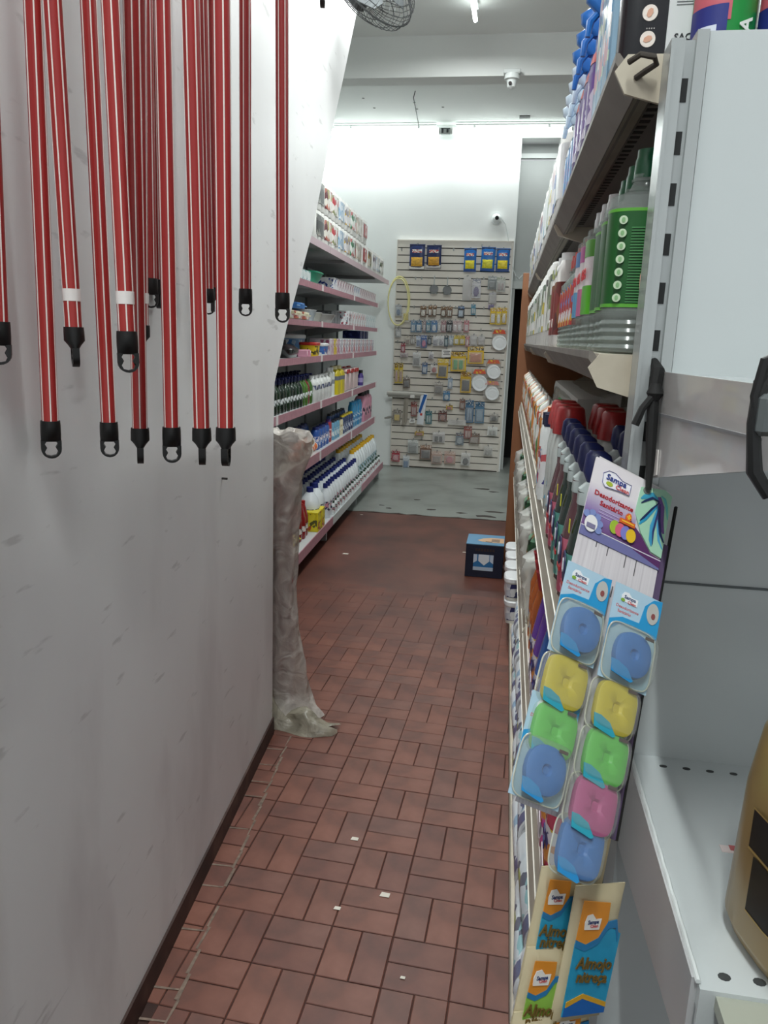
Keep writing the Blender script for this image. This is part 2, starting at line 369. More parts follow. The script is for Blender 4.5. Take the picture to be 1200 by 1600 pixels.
ceiling_tube('ceiling tube lamp along the right of the hall', (1.7, 2.6, 3.43), (1.7, 3.8, 3.43))
ceiling_tube('left wall-top tube lamp above the slat wall', (-1.96, 8.27, 3.435), (-.80, 8.27, 3.435), TUBE_W * .32, 'tube lamps over the back wall', .03, 3.5)
ceiling_tube('right wall-top tube lamp above the dark doorway', (-.72, 8.27, 3.435), (.50, 8.27, 3.435), TUBE_W * .32, 'tube lamps over the back wall', .03, 3.5)

# ------------------------------------------------------------------ the setting
WALLM = M('#e9edec', .75, noise=.03, nscale=2.5, bump=.08, bscale=30)
CEILM = M('#e2e4e2', .85, noise=.03, nscale=1.5)
LW = lambda y: -.672 - .0615 * (y - 1.212)                     # face of the near left wall

# floor: slab, single tiles, painted parts
FL = struct('floor', box(-2.3, 3.0, -2.6, 9.6, -.12, -.0026), M('#3f2721', .85, noise=.4, nscale=9), 'floor of red clay tiles giving way to grey paint at the back', 'floor')
PAINT = ramp_mat('worn_red_floor_paint', ['#482a23', '#60382d', '#724438'], [.3, .52, .75], 3.5, (1, .8, 1), .42, bump=.05)
obj('red_painted_floor', merge(box(-2.3, 3.0, 4.04, 6.0, -.03, 0)), PAINT, FL)
GREY = ramp_mat('grey_floor_paint', ['#6d706b', '#8d928d', '#9aa09b'], [.25, .5, .8], 2.2, (1, 1, 1), .35)
edge = [(-2.3, 5.99)]; x = -2.2
while x < 3.0:
    edge.append((x, 6.035 + rnd.uniform(-.02, .02))); x += .07
poly = edge + [(3.0, 6.03), (3.0, 9.6), (-2.3, 9.6)]
obj('grey_painted_floor', prism(poly, .006, 'xy', -.0045), GREY, FL)
def flake(x, y, r, sx=1.8):
    p = [(x + math.cos(a) * r * sx * rnd.uniform(.5, 1.2), y + math.sin(a) * r * rnd.uniform(.5, 1.2)) for a in [i * PI / 4 for i in range(8)]]
    return prism(p, .0006, 'xy', .0015)
obj('chipped_paint', merge(flake(-.15, 7.32, .05), flake(-.05, 7.2, .03), flake(-.55, 6.25, .03), flake(-.3, 6.2, .035), flake(-.1, 6.13, .05, 2.4), flake(-.9, 6.2, .02), flake(-.72, 6.62, .02), flake(-.02, 6.32, .04, 2), flake(-.98, 6.3, .015)), M('#3a322d', .7), FL)
TM = [ramp_mat('clay_tile', [a, b, c], [.28, .5, .78], 9., (1, 1, 1), .5, bump=.12) for a, b, c in
      [('#4f2e25', '#6b3e31', '#7c4c3d'), ('#523026', '#6f4133', '#805143'), ('#4c2d25', '#673b30', '#784a3c'), ('#553128', '#734334', '#845344'), ('#4f3029', '#6a4136', '#7c5145')]]
def tile_geo(w, l, g=.0013, b=.0016, dz=.0014):
    z = lambda s, h: [(-(w / 2 - g) + s, -(l / 2 - g) + s, h), ((w / 2 - g) - s, -(l / 2 - g) + s, h), ((w / 2 - g) - s, (l / 2 - g) - s, h), (-(w / 2 - g) + s, (l / 2 - g) - s, h)]
    v = z(0, -.005) + z(0, -dz) + z(b, 0)
    f = [(0 + i, (i + 1) % 4, 4 + (i + 1) % 4, 4 + i) for i in range(4)] + [(4 + i, 4 + (i + 1) % 4, 8 + (i + 1) % 4, 8 + i) for i in range(4)] + [(8, 9, 10, 11)]
    return v, f
def tile_mesh(w, l, m, **k): return mesh('tile', tile_geo(w, l, **k), m)
TV = [tile_mesh(.0755, .151, m) for m in TM]; TW = [tile_mesh(.0755, .151, m, g=.0008, b=.001, dz=.001) for m in TM]
ang = -.042; ca, sa = math.cos(ang), math.sin(ang); CP = .151
nt = 0; far = []
for j in range(-3, 22):
    for i in range(-7, 4):
        cx = -.2565 + i * CP; cy = 1.4735 + j * CP
        for k in (-1, 1):
            if (i + j) % 2 == 0: lx, ly, r = k * CP / 4, 0, 0
            else: lx, ly, r = 0, k * CP / 4, PI / 2
            px, py = cx + lx + .2565, cy + ly - 1.4735
            X = -.2565 + ca * px - sa * py; Y = 1.4735 + sa * px + ca * py
            if X < LW(Y) - .045 and Y < 2.45: continue
            if X > .155 or X < -1.25 or Y > 4.12: continue
            if Y < 3.4 and X > -1.0 and nt < 285:
                obj('tile', (TV if Y < 2.4 or (Y < 3 and rnd.random() < .3) else TW)[rnd.randrange(5)], None, FL, loc=(X, Y, rnd.uniform(-.0005, .0004)), rot=(rnd.uniform(-.003, .003), rnd.uniform(-.003, .003), r + ang + rnd.uniform(-.006, .006)))
                nt += 1
            else: far.append(xf(tile_geo(.0755, .151, .0005, .0008, .0006), Matrix.Translation((X, Y, rnd.uniform(-.0004, .0002))) @ Matrix.Rotation(r + ang, 4, 'Z')))
FARM = ramp_mat('clay_tile_far', ['#4c2c24', '#663b2f', '#784739'], [.28, .5, .78], 5., (1, 1, 1), .48, bump=.05)
tag(obj('far_tiles', merge(*far), FARM, FL), kind='stuff')
# pale mortar left along the wall side
obj('pale_mortar', merge(*[prism([(LW(yy) + .062 + rnd.uniform(-.004, .004), yy), (LW(yy) + .068 + rnd.uniform(-.004, .004), yy), (LW(yy) + .070, yy + .07), (LW(yy) + .063, yy + .07)], .0008, 'xy', .0002) for yy in [1.0 + .07 * q for q in range(20)] if rnd.random() < .85],
    *[prism([(LW(yy) + .004, yy), (LW(yy) + .062, yy + .004), (LW(yy) + .062, yy + .008), (LW(yy) + .004, yy + .006)], .0008, 'xy', .0002) for yy in (1.08, 1.22, 1.3, 1.47, 1.62, 1.7, 1.86, 2.02, 2.1, 2.2, 2.3)]), M('#7d6c60', .9, noise=.4, nscale=60), FL)
obj('floor_under_racks', box(-2.3, -1.2, 2.4, 4.06, -.01, -.0015), FARM, FL)
for nm, (fx, fy, s) in dict(a=(-.34, 1.885, .011), b=(-.33, 1.61, .009), c=(-.22, 1.68, .013), d=(-.14, 1.43, .006), e=(-1.08, 5.9, .012), f=(-.97, 4.75, .02), g=(-.2, 5.0, .014)).items():
    tag(obj('paper_scrap', prism([(fx - s, fy - s * .6), (fx + s * .9, fy - s * .7), (fx + s, fy + s * .5), (fx - s * .7, fy + s * .6)], .0008, 'xy', .0012), M('#d8d2c6', .9)),
        'tiny pale scrap of litter on the red floor, ' + dict(a='under the middle tiles', b='beside the left mortar', c='largest, mid aisle', d='nearest the camera', e='by the rack foot', f='near the rack', g='near the blue box')[nm], 'litter', 'scraps of litter')

# near left wall: side of a staircase, its underside rising away at 45 degrees
def wall_poly():
    pts = [(-2.6, 0), (2.405, 0), (2.425, 1.1), (2.44, 1.245), (2.60, 1.41), (3.06, 1.79), (3.43, 2.21), (3.79, 2.575), (4.22, 3.03), (4.72, 3.515), (-2.6, 3.515)]
    n = len(pts); V = [(LW(y), y, z) for y, z in pts] + [(LW(y) - .12, y, z) for y, z in pts]
    return V, [tuple(range(n)), tuple(reversed(range(n, 2 * n)))] + [(i, i + n, (i + 1) % n + n, (i + 1) % n) for i in range(n)]
def wall_left_mat():
    m = bpy.data.materials.new('smudged_white_wall'); m.use_nodes = True; nt = m.node_tree; b = nt.nodes['Principled BSDF']; b.inputs['Roughness'].default_value = .42
    tc = nt.nodes.new('ShaderNodeTexCoord')
    def nz(scale, stretch, rot, p0, p1, detail=6):
        mp = nt.nodes.new('ShaderNodeMapping'); mp.inputs['Scale'].default_value = stretch; mp.inputs['Rotation'].default_value = rot
        n = nt.nodes.new('ShaderNodeTexNoise'); n.inputs['Scale'].default_value = scale; n.inputs['Detail'].default_value = detail
        r = nt.nodes.new('ShaderNodeMapRange'); r.inputs[1].default_value = p0; r.inputs[2].default_value = p1
        nt.links.new(tc.outputs['Object'], mp.inputs[0]); nt.links.new(mp.outputs[0], n.inputs['Vector']); nt.links.new(n.outputs['Fac'], r.inputs[0]); return r.outputs[0]
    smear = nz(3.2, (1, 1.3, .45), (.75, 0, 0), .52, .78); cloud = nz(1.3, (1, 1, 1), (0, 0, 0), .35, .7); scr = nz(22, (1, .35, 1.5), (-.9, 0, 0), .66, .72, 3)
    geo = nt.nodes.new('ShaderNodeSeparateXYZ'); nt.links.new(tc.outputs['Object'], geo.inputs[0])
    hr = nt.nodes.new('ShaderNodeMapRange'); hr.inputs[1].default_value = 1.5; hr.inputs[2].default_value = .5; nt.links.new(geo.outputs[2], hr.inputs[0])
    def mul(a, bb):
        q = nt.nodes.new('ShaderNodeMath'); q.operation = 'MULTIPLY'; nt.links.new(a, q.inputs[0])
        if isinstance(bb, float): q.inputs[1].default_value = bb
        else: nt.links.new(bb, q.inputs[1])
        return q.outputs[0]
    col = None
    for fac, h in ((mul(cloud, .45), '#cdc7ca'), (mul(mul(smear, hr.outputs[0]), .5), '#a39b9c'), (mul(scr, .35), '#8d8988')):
        mx = nt.nodes.new('ShaderNodeMix'); mx.data_type = 'RGBA'; nt.links.new(fac, mx.inputs[0])
        if col is None: mx.inputs[6].default_value = lin('#e6e6e6')
        else: nt.links.new(col, mx.inputs[6])
        mx.inputs[7].default_value = lin(h); col = mx.outputs[2]
    nt.links.new(col, b.inputs['Base Color']); return m
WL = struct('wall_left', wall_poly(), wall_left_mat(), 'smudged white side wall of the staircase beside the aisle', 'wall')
n0 = [(2.44, 1.245), (2.60, 1.41), (3.06, 1.79), (3.43, 2.21), (3.79, 2.575), (4.22, 3.03), (4.72, 3.515)]
sv = [(LW(y) - .12, y, z) for y, z in n0] + [(-2.0, y, z) for y, z in n0] + [(LW(y) - .12, y - .1, z + .1) for y, z in n0] + [(-2.0, y - .1, z + .1) for y, z in n0]
sf = [(i, i + 1, i + 8, i + 7) for i in range(6)] + [(i + 14, i + 21, i + 22, i + 15) for i in range(6)]
obj('stair_soffit', (sv, sf), WALLM, WL)
obj('nail', tube([(LW(1.86), 1.86, 1.03), (LW(1.86) + .015, 1.86, 1.03)], .003, 6), M('#2a2725', .6), WL)
bpts = [(-2.6, 0), (2.405, 0)]
bb = [(LW(y) + o, y, z) for y in (-2.6, 2.41) for o in (0, .006) for z in (-.004, .062)]
struct('baseboard_left', (bb, [(0, 1, 5, 4), (2, 6, 7, 3), (1, 3, 7, 5), (0, 4, 6, 2), (0, 2, 3, 1), (4, 5, 7, 6)]), ramp_mat('dirty_baseboard', ['#2b1a16', '#3d241e', '#5c463c'], [.3, .55, .8], 12, (1, 1, 1), .6), 'dark brown skirting at the foot of the stair wall', 'baseboard')
struct('wall_left_rear', box(-2.15, -2.0, -2.6, 9.6, 0, 3.55), WALLM, 'white rear left wall behind the pink-edged rack', 'wall')
struct('wall_right', box(2.9, 3.0, -2.6, 9.6, 0, 3.55), WALLM, 'white right wall beyond the shelving', 'wall')
BWm = M('#eef1f0', .7, noise=.02, nscale=2)
WB = struct('wall_back', merge(box(-2.0, 0, 8.40, 8.60, 0, 3.515), box(.85, 2.9, 8.40, 8.60, 0, 3.515), box(0, .85, 8.40, 8.6, 3.40, 3.515)), BWm, 'bright white back wall carrying the slat wall', 'wall')
# recess to the right of it: grey board above a dark doorway
struct('wall_back_recess', merge(box(0, .85, 8.62, 8.70, 2.03, 3.235), box(0, .85, 8.64, 8.70, 3.265, 3.4)), M('#a9adac', .7, noise=.05, nscale=3), 'grey board filling the recess above the doorway', 'wall')
struct('trim_1', merge(box(0, .85, 8.60, 8.66, 3.255, 3.30)), M('#c6cac9', .6), 'pale ledge across the top of the recess', 'trim')
D = struct('door_1', merge(box(0, .03, 8.56, 8.66, 0, 1.97), box(.82, .85, 8.56, 8.66, 0, 1.97), box(0, .85, 8.54, 8.66, 1.955, 2.03)), M('#b9bdbb', .5), 'open doorway with pale frame into the dark back room', 'doorway')
struct('wall_back_room', merge(box(-.4, 1.4, 9.5, 9.55, 0, 2.6), box(-.45, -.4, 8.62, 9.55, 0, 2.6), box(1.4, 1.45, 8.62, 9.55, 0, 2.6), box(-.4, 1.4, 8.71, 9.55, 2.5, 2.55)), M('#1a1918', .9), 'unlit walls of the back room', 'wall')  # near-black wall colour stands in for the darkness of the room
CE = struct('ceiling', box(-2.15, 3.0, -2.6, 9.6, 3.515, 3.62), CEILM, 'plain white plaster ceiling over the shop', 'ceiling')
struct('trim_2', box(-2.0, 2.9, 6.03, 6.21, 3.245, 3.52), M('#dfe1df', .85, noise=.02, nscale=2), 'ceiling beam crossing above the aisle', 'beam')
obj('dark_hatch', box(-.04, .06, 8.05, 8.13, 3.508, 3.518), M('#16181a', .6), CE)
for x0, y0 in ((-1.45, 7.45), (-1.40, 7.75), (-1.0, 7.6), (-1.0, 7.8), (-.75, 7.75)):
    obj('screw_hole', mv(cyl(.012, 0, .004, 8), x0, y0, 3.512), M('#7d817f', .8), CE)
tag(obj('ceiling_wire', tube([(-.95, 7.25, 3.51), (-.97, 7.3, 3.47), (-1.01, 8.0, 3.46), (-1.03, 8.25, 3.45)], .004, 6), M('#3a3d3d', .6)), 'thin dark wire drooping from the ceiling to the back tubes', 'wire')
t = thing('junction_box', 'small clear junction box joining the two back tube lamps', 'electrical box', None, (-.76, 8.26, 3.40))
obj('housing', rbox(.10, .05, .06, .006), M('#b9c0bf', .3), t); obj('terminal', merge(cbox(.02, .006, .04, -.03, -.028, .01), cbox(.02, .006, .03, .02, -.028, .015), cbox(.09, .004, .006, 0, -.027, .05)), M('#3b4144', .5), t)

# security cameras
t = thing('dome_camera', 'white dome security camera hanging from the beam edge', 'security camera', None, (-.10, 6.00, 3.245))
obj('mount', rbox(.12, .07, .03, .006, z0=-.002), M('#cdd1d0', .4), t)
obj('housing', loft([(-.10, .012, .012), (-.085, .03, .03), (-.04, .036, .036), (-.035, .055, .055), (0, .05, .05)], 16), M('#dfe3e2', .35), t, True)
obj('lens', xf(cyl(.012, 0, .01, 10), Matrix.Translation((-.01, -.033, -.07)) @ Matrix.Rotation(1.3, 4, 'X')), M('#3a3434', .3), t, True)
t = thing('eyeball_camera', 'white eyeball security camera on the back wall above the slat wall', 'security camera', None, (-.205, 8.40, 2.63))
obj('base', xf(cyl(.06, 0, .03, 20), Matrix.Rotation(PI / 2, 4, 'X')), M('#e6eae9', .35), t, True)
obj('ball', xf(loft([(-.05, .012, .012), (-.04, .033, .033), (-.015, .049, .049), (.01, .05, .05), (.035, .038, .038), (.05, .012, .012)], 20), Matrix.Translation((0, -.045, -.005)) @ Matrix.Rotation(PI / 2 - .3, 4, 'X')), M('#dde2e1', .3), t, True)
obj('lens', xf(cyl(.02, 0, .012, 16), Matrix.Translation((.005, -.087, -.004)) @ Matrix.Rotation(PI / 2 - .15, 4, 'X')), M('#0d0d0f', .15), t, True)
tag(obj('camera_cable', tube([(-.15, 8.385, 2.63), (-.11, 8.385, 2.58), (-.075, 8.385, 2.45), (-.05, 8.385, 2.3), (-.01, 8.385, 2.15), (.03, 8.38, 2.07), (.06, 8.5, 2.05), (.1, 8.52, 2.09)], .005, 6), M('#d2d7d6', .5)), 'white cable running from the eyeball camera down to the doorway', 'cable')

# fan whose cage hangs into the top of the view
def fan():
    t = thing('wall_fan', 'dark wire-caged wall fan high on the stair wall', 'fan', None, (-.645, 3.45, 2.815))
    A = Matrix.Rotation(math.radians(52), 4, 'Z') @ Matrix.Rotation(math.radians(62), 4, 'X')
    dk = M('#4a4c4d', .4, metal=.7)
    rings = []
    for r, d in ((.205, 0), (.195, .035), (.165, .06), (.125, .075), (.08, .083), (.195, -.035), (.16, -.06), (.11, -.075)):
        rings.append(xf(tube([(r * math.cos(a), r * math.sin(a), d) for a in [2 * PI * i / 36 for i in range(36)]], .0018 if d else .004, 5, True), A))
    obj('cage_rings', merge(*rings), dk, t)
    sp = []
    for i in range(40):
        a = 2 * PI * i / 40
        for s in (1, -1): sp.append(xf(tube([(.205 * math.cos(a), .205 * math.sin(a), 0), (.19 * math.cos(a + .06), .19 * math.sin(a + .06), s * .042), (.13 * math.cos(a + .14), .13 * math.sin(a + .14), s * .074), (.05 * math.cos(a + .2), .05 * math.sin(a + .2), s * .086)], .0013, 4), A))
    obj('cage_spokes', merge(*sp), dk, t)
    obj('hub', xf(merge(cyl(.05, .07, .095, 20), cyl(.045, -.11, -.07, 20)), A), M('#2f3132', .4), t, True)
    for k in range(3):
        b = xf(prism([(.03, -.02), (.17, -.06), (.18, .03), (.12, .06), (.03, .03)], .004, 'xy', 0), Matrix.Rotation(k * 2 * PI / 3, 4, 'Z') @ Matrix.Rotation(.35, 4, 'X'))
        obj('blade', xf(b, A), M('#5c6062', .4), t)
    obj('wall_arm', tube([(-.2, .12, .05), (-.12, .1, .06), (-.05, .06, .05), (A @ Vector((0, 0, -.12)))[:]], .016, 8), M('#2f3132', .4), t, True)
fan()

# ------------------------------------------------------------------ red pole handles on the stair wall
POLES = [(-.629, .985, 1.218, .025, 'f'), (-.589, 1.074, 1.209, .0, 'f'), (-.53, 1.055, 1.205, .02, 's'), (-.484, 1.063, 1.208, .01, 'f'), (-.421, 1.025, 1.214, -.005, 's'), (-.372, .989, 1.221, .004, 's'),
         (-.585, .986, 1.347, -.008, 's'), (-.493, .957, 1.344, -.009, 'f'), (-.59, 1.193, 1.354, .033, 's'), (-.630, .890, 1.351, .041, 'f'), (-.665, 1.389, 1.440, .02, 'f'), (-.672, 1.439, 1.441, .015, 's'),
         (-.64, 1.609, 1.436, -.002, 'f'), (-.673, 1.719, 1.445, .004, 's'), (-.528, 1.525, 1.433, .007, 'f'), (-.417, 1.41, 1.421, -.005, 'f'), (-.416, 1.684, 2.046, .008, 's')]
PD = ['leftmost of the low row of six', 'second from left in the low row', 'third from left in the low row, cap edge-on', 'fourth from left in the low row', 'fifth from left in the low row, cap edge-on', 'rightmost of the low row of six',
      'with white sticker and narrow cap, left of the sticker pair', 'large dark cap in front, with white sticker', 'white-stickered, behind the large dark cap', 'cut by the left picture edge', 'short one behind, ending mid wall', 'hidden behind the fourth low pole', 'left of the short pair behind the low row', 'right of the short pair behind the low row', 'alone, second from the wall edge', 'alone, nearest the slanted wall edge', 'only its black tip showing at the top edge']
def pole_meshes():
    L = 1.22; R_ = .011
    red = mesh('pole', cyl(R_, .022, L, 16), ramp_mat('red_plastic_sleeve', ['#8a2628', '#a22e2d', '#b23b36'], [.3, .5, .75], 14, (1, 1, .05), .28), True)
    st = []
    for k in range(6):
        a = 2 * PI * k / 6 + .3
        st.append(xf(box(R_ - .0004, R_ + .0003, -.0009, .0009, .022, L), Matrix.Rotation(a, 4, 'Z')))
    stripes = mesh('white_stripes', merge(*st), M('#f0e6e0', .4))
    def cap(lit):
        # sleeve, then a flattened tab with a rounded hanging eye
        body = loft([(.032, .0130, .0130), (.026, .0134, .0134), (.014, .0136, .0136), (.008, .0135, .0085), (.003, .0134, .0055)][::-1], 16)
        outer = [(-.0134, .004)] + [(.0134 * math.cos(a), -.008 + .0134 * math.sin(a)) for a in [PI + PI * i / 10 for i in range(11)]] + [(.0134, .004)]
        inner = [(-.0065, .0025), (-.0085, -.001), (-.0058, -.006), (-.0092, -.011), (-.0065, -.0165), (0, -.0182), (.0065, -.0165), (.0092, -.011), (.0058, -.006), (.0085, -.001), (.0065, .0025)]
        V = []; F = []
        import itertools
        n = len(outer); m_ = len(inner)
        for yy in (-.0045, .0045):
            V += [(x, yy, z) for x, z in outer] + [(x, yy, z) for x, z in inner]
        o2 = n + m_
        for b0, flip in ((0, False), (o2, True)):
            # strip between the U-shaped outline and the eye
            i, j = 0, 0
            while i < n - 1 or j < m_ - 1:
                if j >= m_ - 1 or (i < n - 1 and i / (n - 1) <= j / (m_ - 1)): q = (b0 + i, b0 + i + 1, b0 + n + j); i += 1
                else: q = (b0 + i, b0 + n + j + 1, b0 + n + j); j += 1
                F.append(q[::-1] if flip else q)
            q = (b0 + 0, b0 + n, b0 + n + m_ - 1, b0 + n - 1); F.append(q[::-1] if flip else q)
        for i in range(n): F.append((i, (i + 1) % n, (i + 1) % n + o2, i + o2))
        for j in range(m_): F.append((n + j, n + (j + 1) % m_, n + (j + 1) % m_ + o2, n + j + o2))
        return merge(body, (V, F))
    return red, stripes, mesh('end_cap', cap(0), M('#141414', .42), True)
pr, ps, pc = pole_meshes()
for i, (x, y, z, tl, o) in enumerate(POLES):
    t = thing('broom_handle', 'red striped broom handle, ' + PD[i], 'broom handle', 'broom handles hanging by the stair wall', (x, y, z + .0214), (0, math.atan(tl), 0))
    obj('pole', pr, None, t); obj('white_stripes', ps, None, t, rot=(0, 0, rnd.uniform(0, 6)))
    yaw = math.atan2(-x, y) + (PI / 2 if o == 's' else 0) + rnd.uniform(-.2, .2)
    obj('end_cap', pc, None, t, rot=(0, 0, yaw))
    if i in (6, 7, 8): obj('sticker', cyl(.0117, .066, .082, 16), M('#efe9e6', .5), t, True)
t = thing('pole_rack', 'steel rack of prongs above the picture that holds the red poles', 'rack', None, (-.66, 1.2, 2.4))
obj('wall_rail', box(-.03, -.01, -.4, .6, .0, .04), M('#8f9292', .4, metal=.8), t)
for yy in (-.32, -.22, -.14, 0, .2, .33, .42, .5): obj('prong', tube([(-.02, yy, .02), (.33, yy, .02), (.35, yy, .04)], .004, 6), M('#8f9292', .4, metal=.8), t)

# ------------------------------------------------------------------ plastic-wrapped bundle leaning at the end of the stair wall
def crinkle(m):
    nt = m.node_tree; p = [n for n in nt.nodes if n.type == 'BSDF_PRINCIPLED'][0]
    tc = nt.nodes.new('ShaderNodeTexCoord'); n = nt.nodes.new('ShaderNodeTexNoise'); n.inputs['Scale'].default_value = 14; n.inputs['Detail'].default_value = 5; n.inputs['Distortion'].default_value = 1.2
    b = nt.nodes.new('ShaderNodeBump'); b.inputs['Strength'].default_value = .55; b.inputs['Distance'].default_value = .02
    nt.links.new(tc.outputs['Object'], n.inputs['Vector']); nt.links.new(n.outputs['Fac'], b.inputs['Height']); nt.links.new(b.outputs[0], p.inputs['Normal'])
    r = nt.nodes.new('ShaderNodeMapRange'); r.inputs[1].default_value = .35; r.inputs[2].default_value = .7; r.inputs[3].default_value = .40; r.inputs[4].default_value = .74
    mx = [q for q in nt.nodes if q.type == 'MIX_SHADER'][0]; nt.links.new(n.outputs['Fac'], r.inputs[0]); nt.links.new(r.outputs[0], mx.inputs[0]); return m
def bundle():
    t = thing('wrapped_bundle', 'tall bundle of poles in dusty clear plastic at the stair wall end', 'bundle', None, (-.742, 2.575, 0))
    r = random.Random(3)
    for i in range(7):
        obj('wrapped_pole', tube([(-.055 + .013 * i, -.02 + .02 * (i % 3), .02), (-.055 + .012 * i, -.02 + .02 * (i % 3), .9)], .009, 8), M('#9c3634', .5), t, True)
    sec = []
    prof = [(0.0, .12, .08, .02, -.02), (.03, .10, .075, .01, -.015), (.09, .085, .065, .0, 0), (.15, .078, .06, -.005, 0), (.3, .066, .055, -.016, 0), (.5, .058, .055, -.022, .0), (.62, .060, .055, -.022, 0), (.75, .062, .055, -.020, 0), (.9, .064, .058, -.016, 0), (1.0, .082, .058, .0, 0), (1.045, .086, .056, .003, 0), (1.068, .076, .05, -.002, 0), (1.075, .04, .02, -.01, 0)]
    V, F = [], []; seg = 40
    # densify
    P2 = []
    for k in range(len(prof) - 1):
        for s in range(5):
            a = s / 5; P2.append(tuple(prof[k][q] * (1 - a) + prof[k + 1][q] * a for q in range(5)))
    P2.append(prof[-1])
    for k, (z, rx, ry, cx, cy) in enumerate(P2):
        for i in range(seg):
            a = 2 * PI * i / seg
            w = 1 + .06 * math.sin(3 * a + z * 9) + .05 * math.sin(7 * a - z * 23) + .03 * math.sin(11 * a + z * 41) + r.uniform(-.012, .012)
            V.append((cx + rx * w * math.cos(a), cy + ry * w * math.sin(a), max(0.001, z + .008 * math.sin(5 * a + z * 7))))
    for k in range(len(P2) - 1):
        for i in range(seg):
            j = (i + 1) % seg; F.append((k * seg + i, k * seg + j, (k + 1) * seg + j, (k + 1) * seg + i))
    F.append(tuple(range((len(P2) - 1) * seg, len(P2) * seg)))
    pl = crinkle(CLEAR('#ddd6cf', .36, .18))
    obj('plastic_sleeve', (V, F), pl, t, True)
    # trailing crumpled end on the floor
    V, F = [], []; nu, nv = 22, 10
    for i in range(nu + 1):
        u = i / nu
        for j in range(nv + 1):
            v = j / nv
            cx = -.06 + .27 * u; cy = -.06 - .05 * u; wd = .10 * (1 - .55 * u)
            h = (.10 * (1 - u) ** 2 + .035) * math.sin(PI * v) * (.8 + .4 * math.sin(9 * u + 4 * v)) + r.uniform(0, .012) * math.sin(PI * v)
            V.append((cx + .02 * math.sin(11 * v), cy + (v - .5) * 2 * wd + .015 * math.sin(7 * u), max(.001, h)))
    for i in range(nu):
        for j in range(nv):
            a = i * (nv + 1) + j; F.append((a, a + nv + 1, a + nv + 2, a + 1))
    obj('plastic_tail', (V, F), crinkle(CLEAR('#b0a998', .7, .2)), t, True)
bundle()
# ------------------------------------------------------------------ slat wall with hanging goods
def slat_wall():
    t = thing('slat_wall', 'off-white slat wall panel full of hanging goods', 'display panel', None, (-.62, 8.395, 0))
    m = ramp_mat('slat_board', ['#cfc8bd', '#ddd7cd', '#e4dfd7'], [.25, .55, .8], 3, (1, 1, 1), .45)
    n = 32; p = 2.4 / n
    obj('backing', box(-.6, .6, -.012, .004, .01, 2.4), M('#2a2724', .8), t)
    sl = mesh('slat', prism([(-.030, 0), (-.030, p - .012), (-.022, p - .009), (-.012, p - .009), (-.012, 0)], 1.196, 'yz', -.598), m)
    for k in range(n): obj('slat', sl, None, t, loc=(0, 0, .012 + k * p))
    obj('edge_strip', merge(box(.585, .605, -.034, .004, 0, 2.405), box(-.605, -.598, -.034, .004, 0, 2.405), box(-.605, .605, -.034, .004, 2.4, 2.412)), m, t)
    obj('kick_grime', box(-.6, .6, -.033, -.012, 0, .012), M('#3b332c', .9, noise=.4, nscale=20), t)
slat_wall()
HOOK = merge(cbox(.012, .003, .03, 0, -.002, -.012), tube([(0, -.002, .0), (0, -.07, -.002), (0, -.085, .008)], .0022, 5))
hk = Kind('display_hook', 'hook'); hk.add('prong', HOOK, M('#9a9c9a', .35, metal=.8))
for i, (x, z) in enumerate([(-1.174, 2.307), (-.628, 2.316), (-.337, 2.361), (-1.015, 2.021), (-.951, 2.022), (-.555, 2.024), (-.299, 2.035), (-1.019, 1.727), (-.576, 1.732), (-.28, 1.734), (-.357, 1.648), (-.297, 1.511), (-1.183, 1.361), (-.486, .983), (-.78, .767), (-.741, .622), (-.876, .326)]):
    hk.put('empty steel display hook on the slat wall, %s counting from the top left' % ORD[i], 'empty hooks on the slat wall', (x, 8.362, z))
rowcount = {}
def wcat(d):
    for w in ('pouch', 'bag', 'tag', 'packet', 'toothbrush', 'razor'):
        if w in d: return w
    return 'hanging card'
